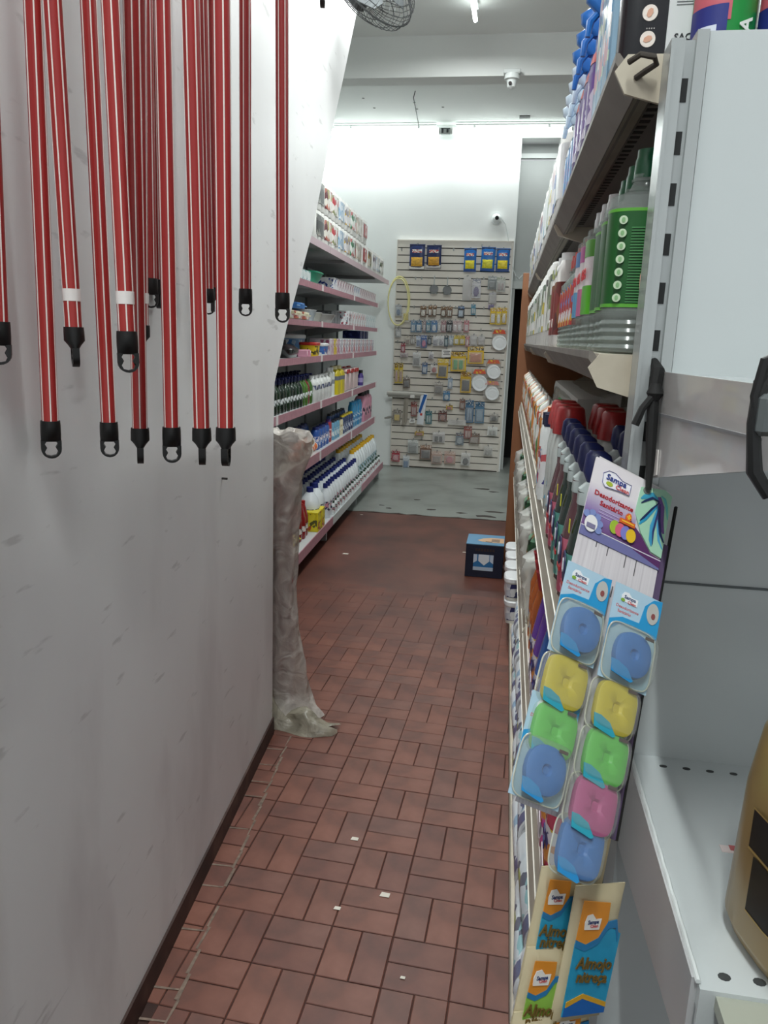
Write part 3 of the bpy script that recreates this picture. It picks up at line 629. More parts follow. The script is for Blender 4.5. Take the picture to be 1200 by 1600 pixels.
for row, kind, x, z, w, h, desc, cols in SLAT_ITEMS:
    cs = ['#' + c for c in cols.split()]
    k = rowcount.get(row, 0); rowcount[row] = k + 1
    nm = {'pouch': 'hanging_pouch', 'bag': 'clear_bag', 'tag': 'price_tag', 'disc': 'lid_packet'}.get(kind, 'carded_item')
    lab = '%s, slat wall row %s from top, %s from left' % (desc, ORD[row], ORD[k])
    t = thing(nm, lab, wcat(desc), 'goods hanging on the slat wall', (x, 8.33 - rnd.uniform(0, .02), z))
    t.rotation_euler = (0, rnd.uniform(-.03, .03), rnd.uniform(-.12, .12))
    obj('hook', mv(HOOK, 0, .028, h - .004), M('#9a9c9a', .35, metal=.8), t)
    if kind == 'pouch':
        obj('pouch', pillow(w, h, .035, 8, 8, rnd.randrange(99)), M(cs[0], .3), t, True)
        obj('picture', mv(pillow(w * .74, h * .36, .016, 6, 6, 3), 0, -.018, h * .12), M(cs[1], .4, noise=.35, nscale=60), t, True)
        obj('title', mv(cbox(w * .62, .002, h * .13, 0, 0, 0), 0, -.0195, h * .66), PM(['#f4efe8', '#d8402f', '#f4efe8', cs[0]], 90, 1, 1, 1.4), t)
        obj('footer', mv(cbox(w * .96, .004, h * .12), 0, -.009, .004), M(cs[2], .4), t)
        obj('header', mv(cbox(w * .94, .003, h * .1), 0, -.008, h * .88), M('#16204a' if cs[0][1] == '1' else cs[2], .35), t)
    elif kind == 'bag':
        obj('bag', pillow(w, h * .86, .03, 6, 8, rnd.randrange(99), .3), CLEAR('#eeeceb', .5, .25), t, True)
        obj('contents', merge(*[mv(rbox(w * .22, .01, h * .16, .003), rnd.uniform(-w * .28, w * .28), 0, h * q) for q in (.06, .2, .34, .5, .62)]), M(cs[1], .5), t, True)
        obj('header', mv(cbox(w * .8, .003, h * .14), 0, 0, h * .85), M(cs[0], .5), t)
    elif kind == 'tag':
        obj('tag', prism([(-w / 2, 0), (w / 2, h * .1), (w / 2 * .96, h), (-w / 2, h * .9)], .0015), M(cs[0], .6), t)
        obj('print', merge(*[cbox(w * q, .0012, h * .08, 0, -.001, h * zz) for q, zz in ((.7, .3), (.55, .48), (.7, .66))]), M(cs[1], .6), t)
    elif kind == 'disc':
        r_ = min(w, h * .72) / 2
        obj('bag', pillow(w, h, .03, 6, 8, rnd.randrange(99)), CLEAR('#f2efec', .22, .15), t, True)
        obj('header', mv(prism([(-w * .42, 0), (w * .42, .0), (w * .3, h * .2), (-w * .3, h * .2)], .003), 0, -.016, h * .76), PM([cs[0], '#e8c23a', cs[0]], 60), t)
        rim = loft([(0, r_ * .98, r_ * .98), (.010, r_, r_), (.014, r_ * .93, r_ * .93), (.009, r_ * .84, r_ * .84), (.009, r_ * .6, r_ * .6), (.013, r_ * .56, r_ * .56), (.013, .002, .002)], 28)
        for q in range(3):
            obj('lid', xf(rim, Matrix.Translation((q * .004, .012 - q * .013, r_ * 1.02 - q * .006)) @ Matrix.Rotation(PI / 2, 4, 'X')), M(cs[1], .35), t, True)
    else:
        obj('card', rbox(w, .003, h, .001, z0=0), M(cs[0], .45), t)
        bw, bh = w * .66, h * .5
        obj('blister', mv(pillow(w * .84, h * .62, .03, 6, 6, 5, .06), 0, -.004, h * .05), CLEAR('#f4f4f4', .25, .12), t, True)
        kindsel = rnd.randrange(3)
        if kindsel == 0: g = mv(rbox(bw, .012, bh, .004), 0, -.008, h * .1)
        elif kindsel == 1: g = merge(mv(rbox(bw * .38, .012, bh, .004), -bw * .27, -.008, h * .1), mv(rbox(bw * .38, .012, bh * .92, .004), bw * .27, -.008, h * .12))
        else: g = mv(loft([(0, bw * .25, .006), (bh * .3, bw * .5, .008), (bh * .7, bw * .42, .007), (bh, bw * .2, .005)], 12), 0, -.008, h * .1)
        obj('product', g, M(cs[1], .4, noise=.25, nscale=70), t, True)
        obj('header', mv(cbox(w * .98, .002, h * .2), 0, -.002, h * .78), PM([cs[2], cs[2], cs[0], '#e8e4de'], 120), t)
# two round strainers, yellow hose loop, grey squeegee, grey strap, blue and white sachet
for i, (x, zt, zb) in enumerate([(-.811, 2.049, 1.864), (-.672, 2.039, 1.856)]):
    t = thing('tea_strainer', '%s of two small steel strainers hanging on the slat wall' % ('left', 'right')[i], 'strainer', 'strainers on the slat wall', (x, 8.31, zb + .05))
    obj('rim', tube([(.044 * math.cos(a), 0, .044 * math.sin(a)) for a in [2 * PI * q / 28 for q in range(28)]], .004, 6, True), M('#8c8e8e', .3, metal=.9), t, True)
    obj('mesh_bowl', xf(loft([(0, .043, .043), (.012, .038, .038), (.022, .026, .026), (.027, .008, .008)], 20), Matrix.Rotation(-PI / 2, 4, 'X')), M('#77797a', .5, metal=.6), t, True)
    obj('handle', merge(tube([(0, 0, .044), (0, -.002, .09), (0, 0, .128)], .006, 6), tube([(-.007, 0, .128), (0, 0, .14), (.007, 0, .128), (0, 0, .118)], .0025, 5, True)), M('#b9bcbc', .3, metal=.8), t, True)
    obj('rest_lug', merge(cbox(.012, .006, .012, -.032, 0, -.05), cbox(.012, .006, .012, .032, 0, -.05)), M('#8c8e8e', .3, metal=.9), t)
t = thing('hose_loop', 'coil of pale yellow hose hanging at the slat wall corner', 'hose', None, (-1.18, 8.31, 1.785))
for q, (rx, rz, dx, dz, dy) in enumerate(((.116, .25, 0, 0, 0), (.108, .24, -.004, -.01, -.02))):
    obj('coil', tube([(dx + rx * math.cos(a), dy, dz + rz * math.sin(a)) for a in [2 * PI * i / 48 for i in range(48)]], .0065, 8, True), M('#e3dc9a', .4), t, True)
t = thing('squeegee', 'grey plastic squeegee lying along the lower slat wall', 'squeegee', None, (-1.06, 8.28, .815))
obj('blade_holder', xf(loft([(-.21, .022, .018), (0, .026, .02), (.2, .02, .016)], 14), Matrix.Rotation(PI / 2, 4, 'Y')), M('#b4b1aa', .4), t, True)
obj('rubber_blade', box(-.2, .19, -.004, .004, -.04, -.015), M('#8d8a84', .6), t)
obj('clip', rbox(.05, .04, .04, .006, cx=.07, cy=0, z0=-.045), M('#dcdad6', .4), t)
t = thing('grey_strap', 'long grey strap hanging below the squeegee', 'strap', None, (-1.068, 8.30, .47))
obj('strap', prism([(-.032, .02), (.0, 0), (.03, .05), (.034, .3), (-.01, .31)], .012), M('#9b9488', .6), t)
obj('seam', box(-.004, .0, -.003, 0, .03, .3), M('#6f695f', .6), t)
t = thing('grey_hook_handle', 'grey plastic handle poking out left of the slat wall', 'handle', None, (-1.25, 8.30, .54))
obj('shaft', tube([(.05, 0, .02), (.01, -.01, .012), (-.04, -.01, 0)], [.009, .014, .008], 8), M('#8f8c86', .5), t, True)
t = thing('tall_sachet', 'tall blue and white sachet slanting below the squeegee', 'sachet', None, (-.895, 8.27, .49), (0, .10, 0))
obj('sachet', pillow(.075, .34, .02, 6, 10, 4), M('#dfe2e6', .35), t, True)
obj('blue_panel', prism([(-.034, .14), (.0, .33), (.034, .33), (-.01, .12)], .002, 'xz', -.0125), M('#1f5da6', .35), t)
obj('red_mark', box(-.012, .012, -.0125, -.0105, .10, .125), M('#c2403a', .4), t)

# ------------------------------------------------------------------ left rack with pink price strips
LF = lambda y: -1.22 - .02 * (y - 4)
RACK_ROT = .02
def lp(y, off, z): return (LF(y) - off, y, z)
rack = thing('pink_edged_rack', 'long white steel rack with pink price strips on the left', 'shelving', None, lp(4, 0, 0), (0, 0, RACK_ROT))
SHM = M('#c9cccd', .4); PINK = M('#b5838f', .45, noise=.12, nscale=30); UP = M('#8e9294', .4)
def rl(y): return y - 4
MODS = [(2.75, 4.0), (4.0, 5.1), (5.1, 6.3), (6.3, 7.62)]
for k, (a, b) in enumerate(MODS):
    obj('back_panel', box(-.42, -.40, rl(a), rl(b) - .004, .1, 2.3 if k < 0 else 1.98), M('#b3b8ba', .5), rack)
for y in (2.75, 4.0, 4.55, 5.1, 5.7, 6.3, 6.95, 7.62):
    obj('upright', box(-.405, -.385, rl(y) - .012, rl(y) + .012, 0, 2.0), UP, rack)
LV = [('s6', .615, 0, .058), ('s5', .96, 0, .044), ('s4', 1.265, 0, .036), ('s3', 1.485, 0, .03), ('s2', 1.72, 0, .034)]
for nm, z, ext, sh in LV:
    for k, (a, b) in enumerate(MODS):
        s = obj('shelf', box(-.40, 0, rl(a) + .003, rl(b) - .003, z - .02, z), SHM, rack)
        obj('price_strip', box(0, .006, rl(a) + .004, rl(b) - .004, z - sh, z + .004), PINK, s)
        obj('strip_clip', merge(box(.005, .010, rl(b) - .02, rl(b) + .02, z - sh, z + .008)), M('#e6dfe0', .4), s)
        obj('bracket', prism([(-.4, z - .1), (-.4, z - .02), (-.02, z - .02), (-.02, z - .03)], .003, 'xz', rl(a) + .005), SHM, s)
for k, (a, b) in enumerate([(2.75, 4.0), (4.0, 5.1), (5.1, 6.3), (6.3, 8.0)]):
    s = obj('top_shelf', box(-.42, .05, rl(a) + .003, rl(b) - .003, 1.94, 1.962), M('#b2b4b5', .45), rack)
    obj('price_strip', box(.05, .056, rl(a) + .004, rl(b) - .004, 1.925, 1.966), M('#c9b3ba', .45), s)
    obj('under_rib', box(-.40, .04, rl((a + b) / 2) - .02, rl((a + b) / 2) + .02, 1.915, 1.94), M('#a4a6a7', .45), s)
for k, (a, b) in enumerate(MODS):
    s = obj('base_deck', box(-.42, .10, rl(a) + .003, rl(b) - .003, .13, .155), SHM, rack)
    obj('price_strip', box(.10, .106, rl(a) + .004, rl(b) - .004, .10, .162), PINK if k != 2 else M('#c3c8c7', .45), s)
    obj('foot', box(.02, .07, rl(b) - .07, rl(b) - .03, 0, .13), M('#9fa3a4', .5), s)

def row(kind, desc, group, y0, y1, n, off, z, rz=PI / 2, where='from the near end', start=0, jit=.004):
    for i in range(n):
        y = y0 + (y1 - y0) * (i + .5) / n
        ky = kind[i % len(kind)] if isinstance(kind, list) else kind
        ky.put('%s, %s %s' % (desc, ORD[i + start], where), group, lp(y + rnd.uniform(-jit, jit), off + rnd.uniform(0, .008), z), RACK_ROT + rz + rnd.uniform(-.05, .05))
# kinds: every product's front faces -y before turning; rz = pi/2 turns it to face +x (the aisle)
def bottle(name, cat, secs, mat, capg, capm, lab=None, n=2.6, seg=16, extra=()):
    k = Kind(name, cat); k.add('body', loft(secs, seg, n), mat); k.add('cap', capg, capm)
    if lab:
        z0, z1, lm = lab
        def rad(z):
            for a, b in zip(secs, secs[1:]):
                if a[0] <= z <= b[0]:
                    t = (z - a[0]) / max(1e-6, b[0] - a[0]); return a[1] + (b[1] - a[1]) * t + .0008, a[2] + (b[2] - a[2]) * t + .0008
            return secs[-1][1:3]
        k.add('label', loft([(z0,) + rad(z0), ((z0 + z1) / 2,) + rad((z0 + z1) / 2), (z1,) + rad(z1)], seg, n, False), lm)
    for e in extra: k.add(*e)
    return k
NAVY = M('#1b2458', .35); WHT = M('#e8eaea', .4); BLK = M('#15161a', .4)
# --- shelf z .96
gsec = [(0, .026, .03), (.01, .031, .035), (.115, .031, .035), (.14, .022, .024), (.155, .012, .012), (.165, .012, .012)]
trig = merge(cyl(.013, .16, .185, 12), tube([(0, .012, .19), (0, -.03, .193)], .007, 6), cbox(.014, .03, .014, 0, .002, .183))
KG = [bottle('soap_bottle', 'bottle', gsec, M(c, .18, coat=.3), trig, NAVY, (.05, .085, PM(['#e9eef0', c, '#e9eef0', '#c8d4d0'], 80, 1, 1, .6))) for c in ('#12241c', '#15281e', '#1a3320')]
KG2 = [bottle('soap_bottle', 'bottle', gsec, M(c, .2, coat=.3), trig, NAVY, (.05, .085, PM(['#e9eef0', c, '#e9eef0', '#c8d4d0'], 80, 1, 1, .6))) for c in ('#3f6a22', '#4a7426', '#7a2a22')]
row(KG, 'dark green soap bottle with navy pump, front row', 'dark soap bottles on the left rack', 3.98, 4.68, 10, .045, .96)
row(KG2, 'leaf green soap bottle with navy pump', 'green soap bottles on the left rack', 4.68, 4.97, 4, .045, .96)
row(KG, 'dark soap bottle with navy pump, second row', 'dark soap bottles on the left rack', 4.0, 4.95, 12, .125, .96)
row(KG, 'dark soap bottle with navy pump, rear row', 'dark soap bottles on the left rack', 4.2, 5.3, 11, .205, .96)
wsec = [(0, .05, .042), (.008, .054, .046), (.12, .054, .046), (.145, .04, .034), (.155, .018, .018)]
KW = bottle('laundry_jug', 'jug', wsec, M('#dadcda', .4), merge(cyl(.02, .153, .175, 12), tube([(0, .02, .12), (0, .055, .11), (0, .05, .06)], .008, 6)), M('#eceeee', .4), (.085, .115, PM(['#e4e6e6', '#2c3350', '#e4e6e6', '#6b7394'], 60, 1, 1, .5)), n=5)
row(KW, 'white laundry jug with navy lettering', 'white laundry jugs', 4.98, 5.56, 5, .05, .96)
row(bottle('soap_bottle', 'bottle', [(0, .028, .028), (.17, .028, .028), (.185, .014, .014)], M('#d8dcd6', .4), cyl(.016, .185, .21, 12), WHT, (.09, .12, M('#8c9299', .5))), 'white bottle with grey band before the yellow pair', 'white bottles', 5.58, 5.74, 2, .05, .96)
KY = bottle('cleaner_jug', 'jug', [(0, .068, .05), (.15, .068, .05), (.17, .06, .045), (.19, .03, .03)], M('#cbb91c', .3), cyl(.028, .188, .215, 12), M('#e9e3b4', .4), (.11, .14, M('#6f7280', .5)), n=6)
row(KY, 'yellow cleaner jug with cream cap', 'yellow cleaner jugs', 5.76, 6.08, 2, .06, .96)
KP = Kind('storage_box', 'box'); KP.add('body', rbox(.18, .14, .15, .012), CLEAR('#f3dfe0', .72, .2)); KP.add('contents', rbox(.16, .12, .05, .01, z0=.004), M('#e3a8a6', .5)); KP.add('lid', rbox(.186, .146, .03, .01, z0=.15), M('#e6c9c8', .3)); KP.add('latch', merge(cbox(.05, .01, .03, -.04, -.075, .145), cbox(.05, .01, .03, .04, -.075, .145)), M('#b23434', .4)); KP.add('handle', rbox(.1, .02, .012, .004, z0=.18), M('#a82f33', .4))
row(KP, 'clear pink storage box with red catches', 'pink storage boxes', 6.14, 6.74, 3, .09, .96)
row(bottle('softener_bottle', 'bottle', [(0, .04, .025), (.08, .042, .027), (.105, .03, .02), (.115, .018, .016)], M('#4b3a86', .3), cyl(.02, .113, .14, 12), BLK, (.03, .07, M('#a89ccc', .4))), 'purple softener bottle with black cap, alone at the far end', 'purple bottle', 6.95, 7.2, 1, .05, .96)
# --- shelf z .615
KR = Kind('paper_roll', 'roll'); rr = xf(loft([(-.05, .016, .016), (-.05, .03, .03), (.05, .03, .03), (.05, .016, .016)], 16, cap=False), Matrix.Rotation(PI / 2, 4, 'X')); KR.add('roll', rr, M('#e6e2da', .6)); KR.add('wrapper', xf(loft([(-.036, .031, .031), (.036, .031, .031)], 16, cap=False), Matrix.Rotation(PI / 2, 4, 'X')), M('#e0723c', .4)); KR.add('core', xf(cyl(.0155, -.048, .048, 10), Matrix.Rotation(PI / 2, 4, 'X')), M('#a8927a', .8))
for i in range(10):
    lay = i >= 6; y = 4.62 + (i % 6) * .098 + (.05 if lay else 0)
    KR.put('orange and white roll lying on second shelf, %s layer, %s from the near end' % ('upper' if lay else 'lower', ORD[i - 6 if lay else i]), 'orange and white rolls', lp(y, .06, .646 + (.055 if lay else 0)), RACK_ROT + (PI / 2 if i % 3 == 0 else 0) + rnd.uniform(-.35, .35))
def flask(c, capc, w, d, h, lab, cap_h=.03, name='shampoo_bottle'):
    return bottle(name, 'bottle', [(0, w * .46, d * .44), (.008, w / 2, d / 2), (h * .8, w / 2, d / 2), (h * .9, w * .42, d * .42), (h - cap_h, w * .3, d * .36)], M(c, .3, coat=.2), loft([(h - cap_h, w * .34, d * .4), (h, w * .3, d * .36)], 14, 3), M(capc, .35), (h * .2, h * .6, PM(lab, 70)), n=3.4)
row(flask('#2a58a8', '#1c2a6a', .10, .06, .155, ['#3f6cb8', '#c9d4ea', '#2a58a8', '#e8dfe6']), 'blue shampoo bottle with navy cap, front row', 'blue shampoo bottles', 5.17, 5.58, 4, .05, .615)
row(flask('#1f4588', '#1a2458', .10, .06, .175, ['#1f4588', '#2f5aa4', '#1f4588']), 'tall blue bottle behind the rolls', 'tall blue bottles', 4.86, 5.3, 4, .14, .615)
row(flask('#a02a3c', '#4a2a78', .08, .05, .17, ['#c84a58', '#f0d8da', '#a02a3c']), 'red bottle with purple cap beside the blue ones', 'red bottle', 5.58, 5.7, 1, .05, .615)
row(flask('#6aa6c8', '#1b2030', .08, .05, .15, ['#a9d0e2', '#e6eef0', '#6aa6c8']), 'light blue bottle with dark cap', 'light blue bottles', 5.72, 5.98, 3, .05, .615)
row(flask('#ddd6b8', '#22242a', .07, .05, .14, ['#e6e0c8', '#f0ecdc', '#b8a868']), 'cream bottle with dark cap', 'cream bottles', 5.98, 6.14, 2, .05, .615)
row(flask('#20386a', '#d6bf2c', .085, .05, .15, ['#2f4c86', '#d9dee8', '#20386a'], .035), 'navy bottle with yellow cap', 'navy bottles with yellow caps', 6.14, 6.6, 5, .05, .615)
row(flask('#2c4a80', '#15161c', .085, .05, .165, ['#2f4c86', '#d9dee8', '#20386a'], .035), 'dark capped navy bottle behind the yellow caps', 'dark capped navy bottles', 6.05, 6.7, 6, .14, .615)
row(flask('#2b8fc4', '#2b9ad4', .11, .06, .22, ['#5cb0dc', '#e2eef4', '#2b8fc4', '#3f78b8'], .04), 'cyan bottle beside the large pink jugs', 'cyan bottles', 6.62, 7.1, 4, .06, .615)
KPK = bottle('pink_jug', 'jug', [(0, .075, .05), (.01, .08, .055), (.2, .08, .055), (.23, .06, .045), (.24, .03, .03)], M('#d08fa6', .35), cyl(.033, .238, .275, 14), BLK, (.06, .15, PM(['#d494aa', '#3a2a44', '#d494aa', '#e0b0c0'], 40)), n=5)
row(KPK, 'large pink jug with black cap', 'large pink jugs', 7.12, 7.6, 3, .07, .615)
# --- base deck
def jug(h, w, d, capc, lab, cap_r=.017):
    k = Kind('bleach_bottle', 'bottle'); hz = h - .03
    k.add('body', loft([(0, w * .44, d * .44), (.01, w / 2, d / 2), (hz * .62, w / 2, d / 2), (hz * .8, w * .42, d * .42), (hz * .95, w * .2, d * .24), (hz, cap_r * .9, cap_r * .9)], 16, 2.6), M('#e2e8ec', .35))
    k.add('cap', loft([(hz - .002, cap_r, cap_r), (h, cap_r * .92, cap_r * .92)], 12), M(capc, .35))
    k.add('label', loft([(hz * .25, w / 2 + .0008, d / 2 + .0008), (hz * .56, w / 2 + .0008, d / 2 + .0008)], 16, 2.6, False), PM(lab, 60))
    k.add('handle', tube([(w * .2, 0, hz * .86), (w * .42, 0, hz * .8), (w * .5, 0, hz * .68), (w * .47, 0, hz * .6)], .008, 8), M('#e2e8ec', .35))
    return k
KJ = jug(.24, .085, .075, '#1d2a72', ['#e2e8ec', '#2b3350', '#e2e8ec', '#b9c0cc', '#c88a98'])
KJB = jug(.27, .15, .13, '#1d2a72', ['#e6eaec', '#232a44', '#9aa4b4', '#e6eaec'], .024)
KJY = jug(.29, .12, .10, '#d8a81e', ['#dfe8ee', '#dfe8ee', '#8fb4c8', '#4f6e5a'], .022)
for r_, off in enumerate((-.045, .045, .135, .225)):
    row(KJ, 'navy-capped bleach bottle on the rack base, %s row back' % ORD[r_], 'bleach bottles with navy caps', 5.06, 6.32, 14, off, .155)
for r_, off in enumerate((-.01, .14, .28)):
    row(KJB, 'big white bleach jug with handle, %s row back' % ORD[r_], 'big bleach jugs', 4.72 - .3 * (r_ > 0), 5.02, 2 if r_ == 0 else 4, off, .155)
for r_, off in enumerate((0, .12, .24)):
    row(KJY, 'yellow-capped white jug on the rack base, %s row back' % ORD[r_], 'white jugs with yellow caps', 6.36, 7.58, 11, off, .155)
KSM = bottle('small_bottle', 'bottle', [(0, .02, .016), (.07, .02, .016), (.085, .01, .01)], M('#d9dedf', .35), cyl(.011, .084, .1, 10), M('#2f4a3c', .4), (.02, .06, PM(['#dfe4e4', '#3f5a4c', '#c87f92', '#dfe4e4'], 90)))
row([KSM], 'small white bottle with dark green cap along the deck edge', 'small bottles along the deck edge', 5.15, 7.5, 24, -.083, .155)
KRB = bottle('red_bottle', 'bottle', [(0, .03, .03), (.01, .034, .034), (.13, .034, .034), (.18, .02, .02), (.2, .013, .013)], M('#8c1c1c', .2, coat=.4), cyl(.015, .198, .225, 12), M('#b32a2c', .35), (.05, .085, PM(['#e9e4de', '#2a2a2e', '#e9e4de'], 60)))
row(KRB, 'red bottle with white label on the rack base', 'red bottles', 4.38, 4.62, 3, -.02, .155)
row(KRB, 'red bottle standing behind the front red ones', 'red bottles', 4.38, 4.62, 3, .06, .155)
def carton(w, d, h, cols, name='carton', cat='box', sc=40, top=None):
    k = Kind(name, cat); k.add('body', rbox(w, d, h, .0025), M(cols[0], .45)); k.add('front_print', cbox(w * .94, .0012, h * .93, 0, -d / 2 - .0006, h * .03), PM(cols, sc))
    k.add('side_print', merge(box(-w / 2 - .0012, -w / 2, -d * .44, d * .44, h * .06, h * .92)), PM(cols, sc, seed=3)); k.add('flap', box(-w * .49, w * .49, -.0015, .0015, h - .0005, h + .0012), M(top or cols[0], .5)); return k
KYC = carton(.10, .09, .13, ['#d9c820', '#e6d838', '#d9c820', '#b04a30', '#5a5a2a'])
row(KYC, 'yellow carton at the front of the rack base', 'yellow cartons', 4.66, 4.88, 2, -.05, .155)
KYP = Kind('yellow_packet', 'packet'); KYP.add('packet', pillow(.09, .12, .035, 6, 6, 3), PM(['#d9c820', '#e6d838', '#d9c820', '#2c2c20', '#e8e4d0'], 40)); KYP.add('seal', cbox(.09, .003, .01, 0, 0, .115), M('#c9b81c', .4))
for i in range(4): KYP.put('yellow and black packet lying on the base, %s from the near end' % ORD[i], 'yellow packets', lp(4.1 + .085 * i, -.05, .175 + .002 * i), rot=(-PI / 2 + .25, 0, RACK_ROT + PI / 2))
# --- shelf z 1.265
t = thing('black_dustpan', 'glossy black plastic tray with lid at the near end', 'tray', None, lp(4.48, .09, 1.265), (0, 0, RACK_ROT + PI / 2))
obj('tray', loft([(0, .11, .06), (.03, .14, .075), (.05, .145, .078)], 20, 4), M('#121315', .2, coat=.5), t, True); obj('lid', loft([(.05, .14, .075), (.072, .11, .05), (.08, .04, .03)], 20, 4), M('#17181b', .2, coat=.5), t, True); obj('knob', cyl(.016, .078, .105, 12), M('#1a1b1e', .3), t, True)
for i in range(2):
    t = thing('pink_box', ('small pink box lying on its side beside the black tray', 'small pink and white roll end by the pink box')[i], 'box', None, lp(4.74 + i * .09, .04, 1.265), (0, 0, RACK_ROT + PI / 2 + .3))
    obj('body', rbox(.09, .06, .045, .004), M('#d99ab0', .45), t); obj('face', xf(cyl(.018, 0, .003, 16), Matrix.Translation((-.02, -.03, .022)) @ Matrix.Rotation(PI / 2, 4, 'X')), M('#ece6e6', .4), t)
def tub(w, d, h, bodyc, lidc, print_, rectn=4):
    k = Kind('plastic_tub', 'tub'); k.add('body', loft([(0, w * .44, d * .44), (h * .82, w / 2, d / 2)], 24, rectn), M(bodyc, .35)); k.add('lid', loft([(h * .8, w * .52, d * .52), (h * .95, w * .52, d * .52), (h, w * .48, d * .48)], 24, rectn), M(lidc, .35))
    k.add('label', loft([(h * .14, w * .456, d * .456), (h * .74, w * .496, d * .496)], 24, rectn, False), PM(print_, 30)); return k
tub(.17, .12, .09, '#d8b71c', '#b8322c', ['#dcc025', '#dcc025', '#54481a', '#e2c838']).put('yellow tub with red lid on the middle shelf', 'tubs', lp(5.03, .06, 1.265), RACK_ROT + PI / 2)
tub(.17, .12, .085, '#e3e6ea', '#eef0f2', ['#4a78c0', '#e3e6ea', '#3a64ac', '#c86a64']).put('low white tub with blue label beside the yellow tub', 'tubs', lp(5.30, .06, 1.265), RACK_ROT + PI / 2)
tub(.40, .22, .14, '#7fa6c8', '#e6ebee', ['#5a8cc0', '#a8c4dc', '#3f74b0', '#d6e2ea'], 2.6).put('large blue tub with white lid behind the small tubs', 'tubs', lp(5.2, .26, 1.265), RACK_ROT + PI / 2)
BX = [carton(.10, .16, .115, c) for c in (['#d9cfd4', '#a85a78', '#e6e0e4', '#c2a0b0'], ['#e0cf4a', '#8a4a86', '#e8e2e0', '#d9b43a'], ['#d9c4cf', '#94406a', '#eee8ea', '#b87f9c'], ['#e2e4e6', '#8f8a98', '#e8e8ea', '#c27a86'], ['#e4e6e8', '#7f93a8', '#eceef0', '#b0a0b0'])]
for i in range(18):
    k = BX[min(i, 2)] if i < 3 else BX[3 + i % 2]
    k.put('small carton on the middle shelf of the rack, %s after the tubs' % ORD[i], 'cartons in a row on the middle shelf', lp(5.5 + .113 * (i + .5), .095, 1.265), RACK_ROT + PI / 2)
KNB = carton(.12, .16, .07, ['#25306e', '#2b3a86', '#4a5aa0', '#25306e'])
for i in range(3): KNB.put('dark blue carton lying on the carton row, %s from the near end' % ORD[i], 'dark blue cartons', lp(7.0 + .17 * i, .13, 1.3835), RACK_ROT + PI / 2)
# --- shelf z 1.485
KPC = Kind('soap_packet', 'packet'); KPC.add('packet', pillow(.2, .06, .12, 8, 6, 2, .05), PM(['#e0d9b8', '#d9ba3a', '#c86a58', '#e6e2da', '#c9a0a0'], 40)); KPC.add('fold', cbox(.2, .004, .008, 0, -.055, .028), M('#e4ddc4', .4))
for i in range(2): KPC.put('patterned cream packet on the fourth shelf, %s from the near end' % ORD[i], 'patterned packets', lp(4.56 + .2 * i, .07, 1.487), RACK_ROT + PI / 2)
KBP = Kind('blue_packet', 'packet'); KBP.add('packet', pillow(.26, .05, .12, 8, 6, 2, .05), M('#3a78c0', .35, noise=.25, nscale=25)); KBP.add('fold', cbox(.24, .004, .006, 0, -.056, .022), M('#8ab4dc', .35))
KBP.put('bright blue packet lying on the patterned packets', 'blue packet', lp(4.66, .08, 1.548), RACK_ROT + PI / 2)
def dish(w, d, h, col, keep): 
    k = Kind('clear_dish', 'dish'); k.add('dish', loft([(0, w * .36, d * .36), (h * .9, w * .5, d * .5), (h, w * .52, d * .52), (h * .92, w * .47, d * .47), (.006, w * .34, d * .34)], 28, 2.6), CLEAR(col, keep, .1)); k.add('rim', loft([(h * .94, w * .52, d * .52), (h, w * .53, d * .53), (h * 1.02, w * .5, d * .5)], 28, 2.6, False), CLEAR('#ffffff', .6, .1)); return k
dish(.17, .14, .075, '#dfe6ea', .5).put('clear dish nearest the patterned packets', 'clear dishes', lp(4.97, .08, 1.485), RACK_ROT + PI / 2)
dish(.17, .14, .065, '#e2e2dc', .5).put('clear dish between two other clear dishes', 'clear dishes', lp(5.15, .08, 1.485), RACK_ROT + PI / 2)
dish(.36, .20, .065, '#c9c6c2', .6).put('wide smoky clear dish before the cartons', 'clear dishes', lp(5.55, .11, 1.485), RACK_ROT + PI / 2)
KD = carton(.11, .14, .10, ['#5a5e60', '#7c8082', '#4c5052', '#6a6e70'])
for i in range(3): KD.put('grey carton set back on the fourth shelf, %s from the near end' % ORD[i], 'grey cartons', lp(5.86 + .12 * i, .15, 1.485), RACK_ROT + PI / 2)
BX3 = [carton(.11, .15, .115, c, sc=55) for c in (['#e2e4e6', '#eceef0', '#a04a58', '#dcdee2', '#5f6672'], ['#e0e3e5', '#e9ebee', '#c05a66', '#e0e2e6'], ['#d8e0e4', '#e4ecee', '#9ab4bc', '#e2e8ea'])]
for i in range(12): BX3[0 if i == 0 else 1 if i < 7 else 2].put('white carton in the fourth shelf row, %s from the near end' % ORD[i], 'white cartons on the fourth shelf', lp(6.18 + .12 * (i + .5), .09, 1.485), RACK_ROT + PI / 2)
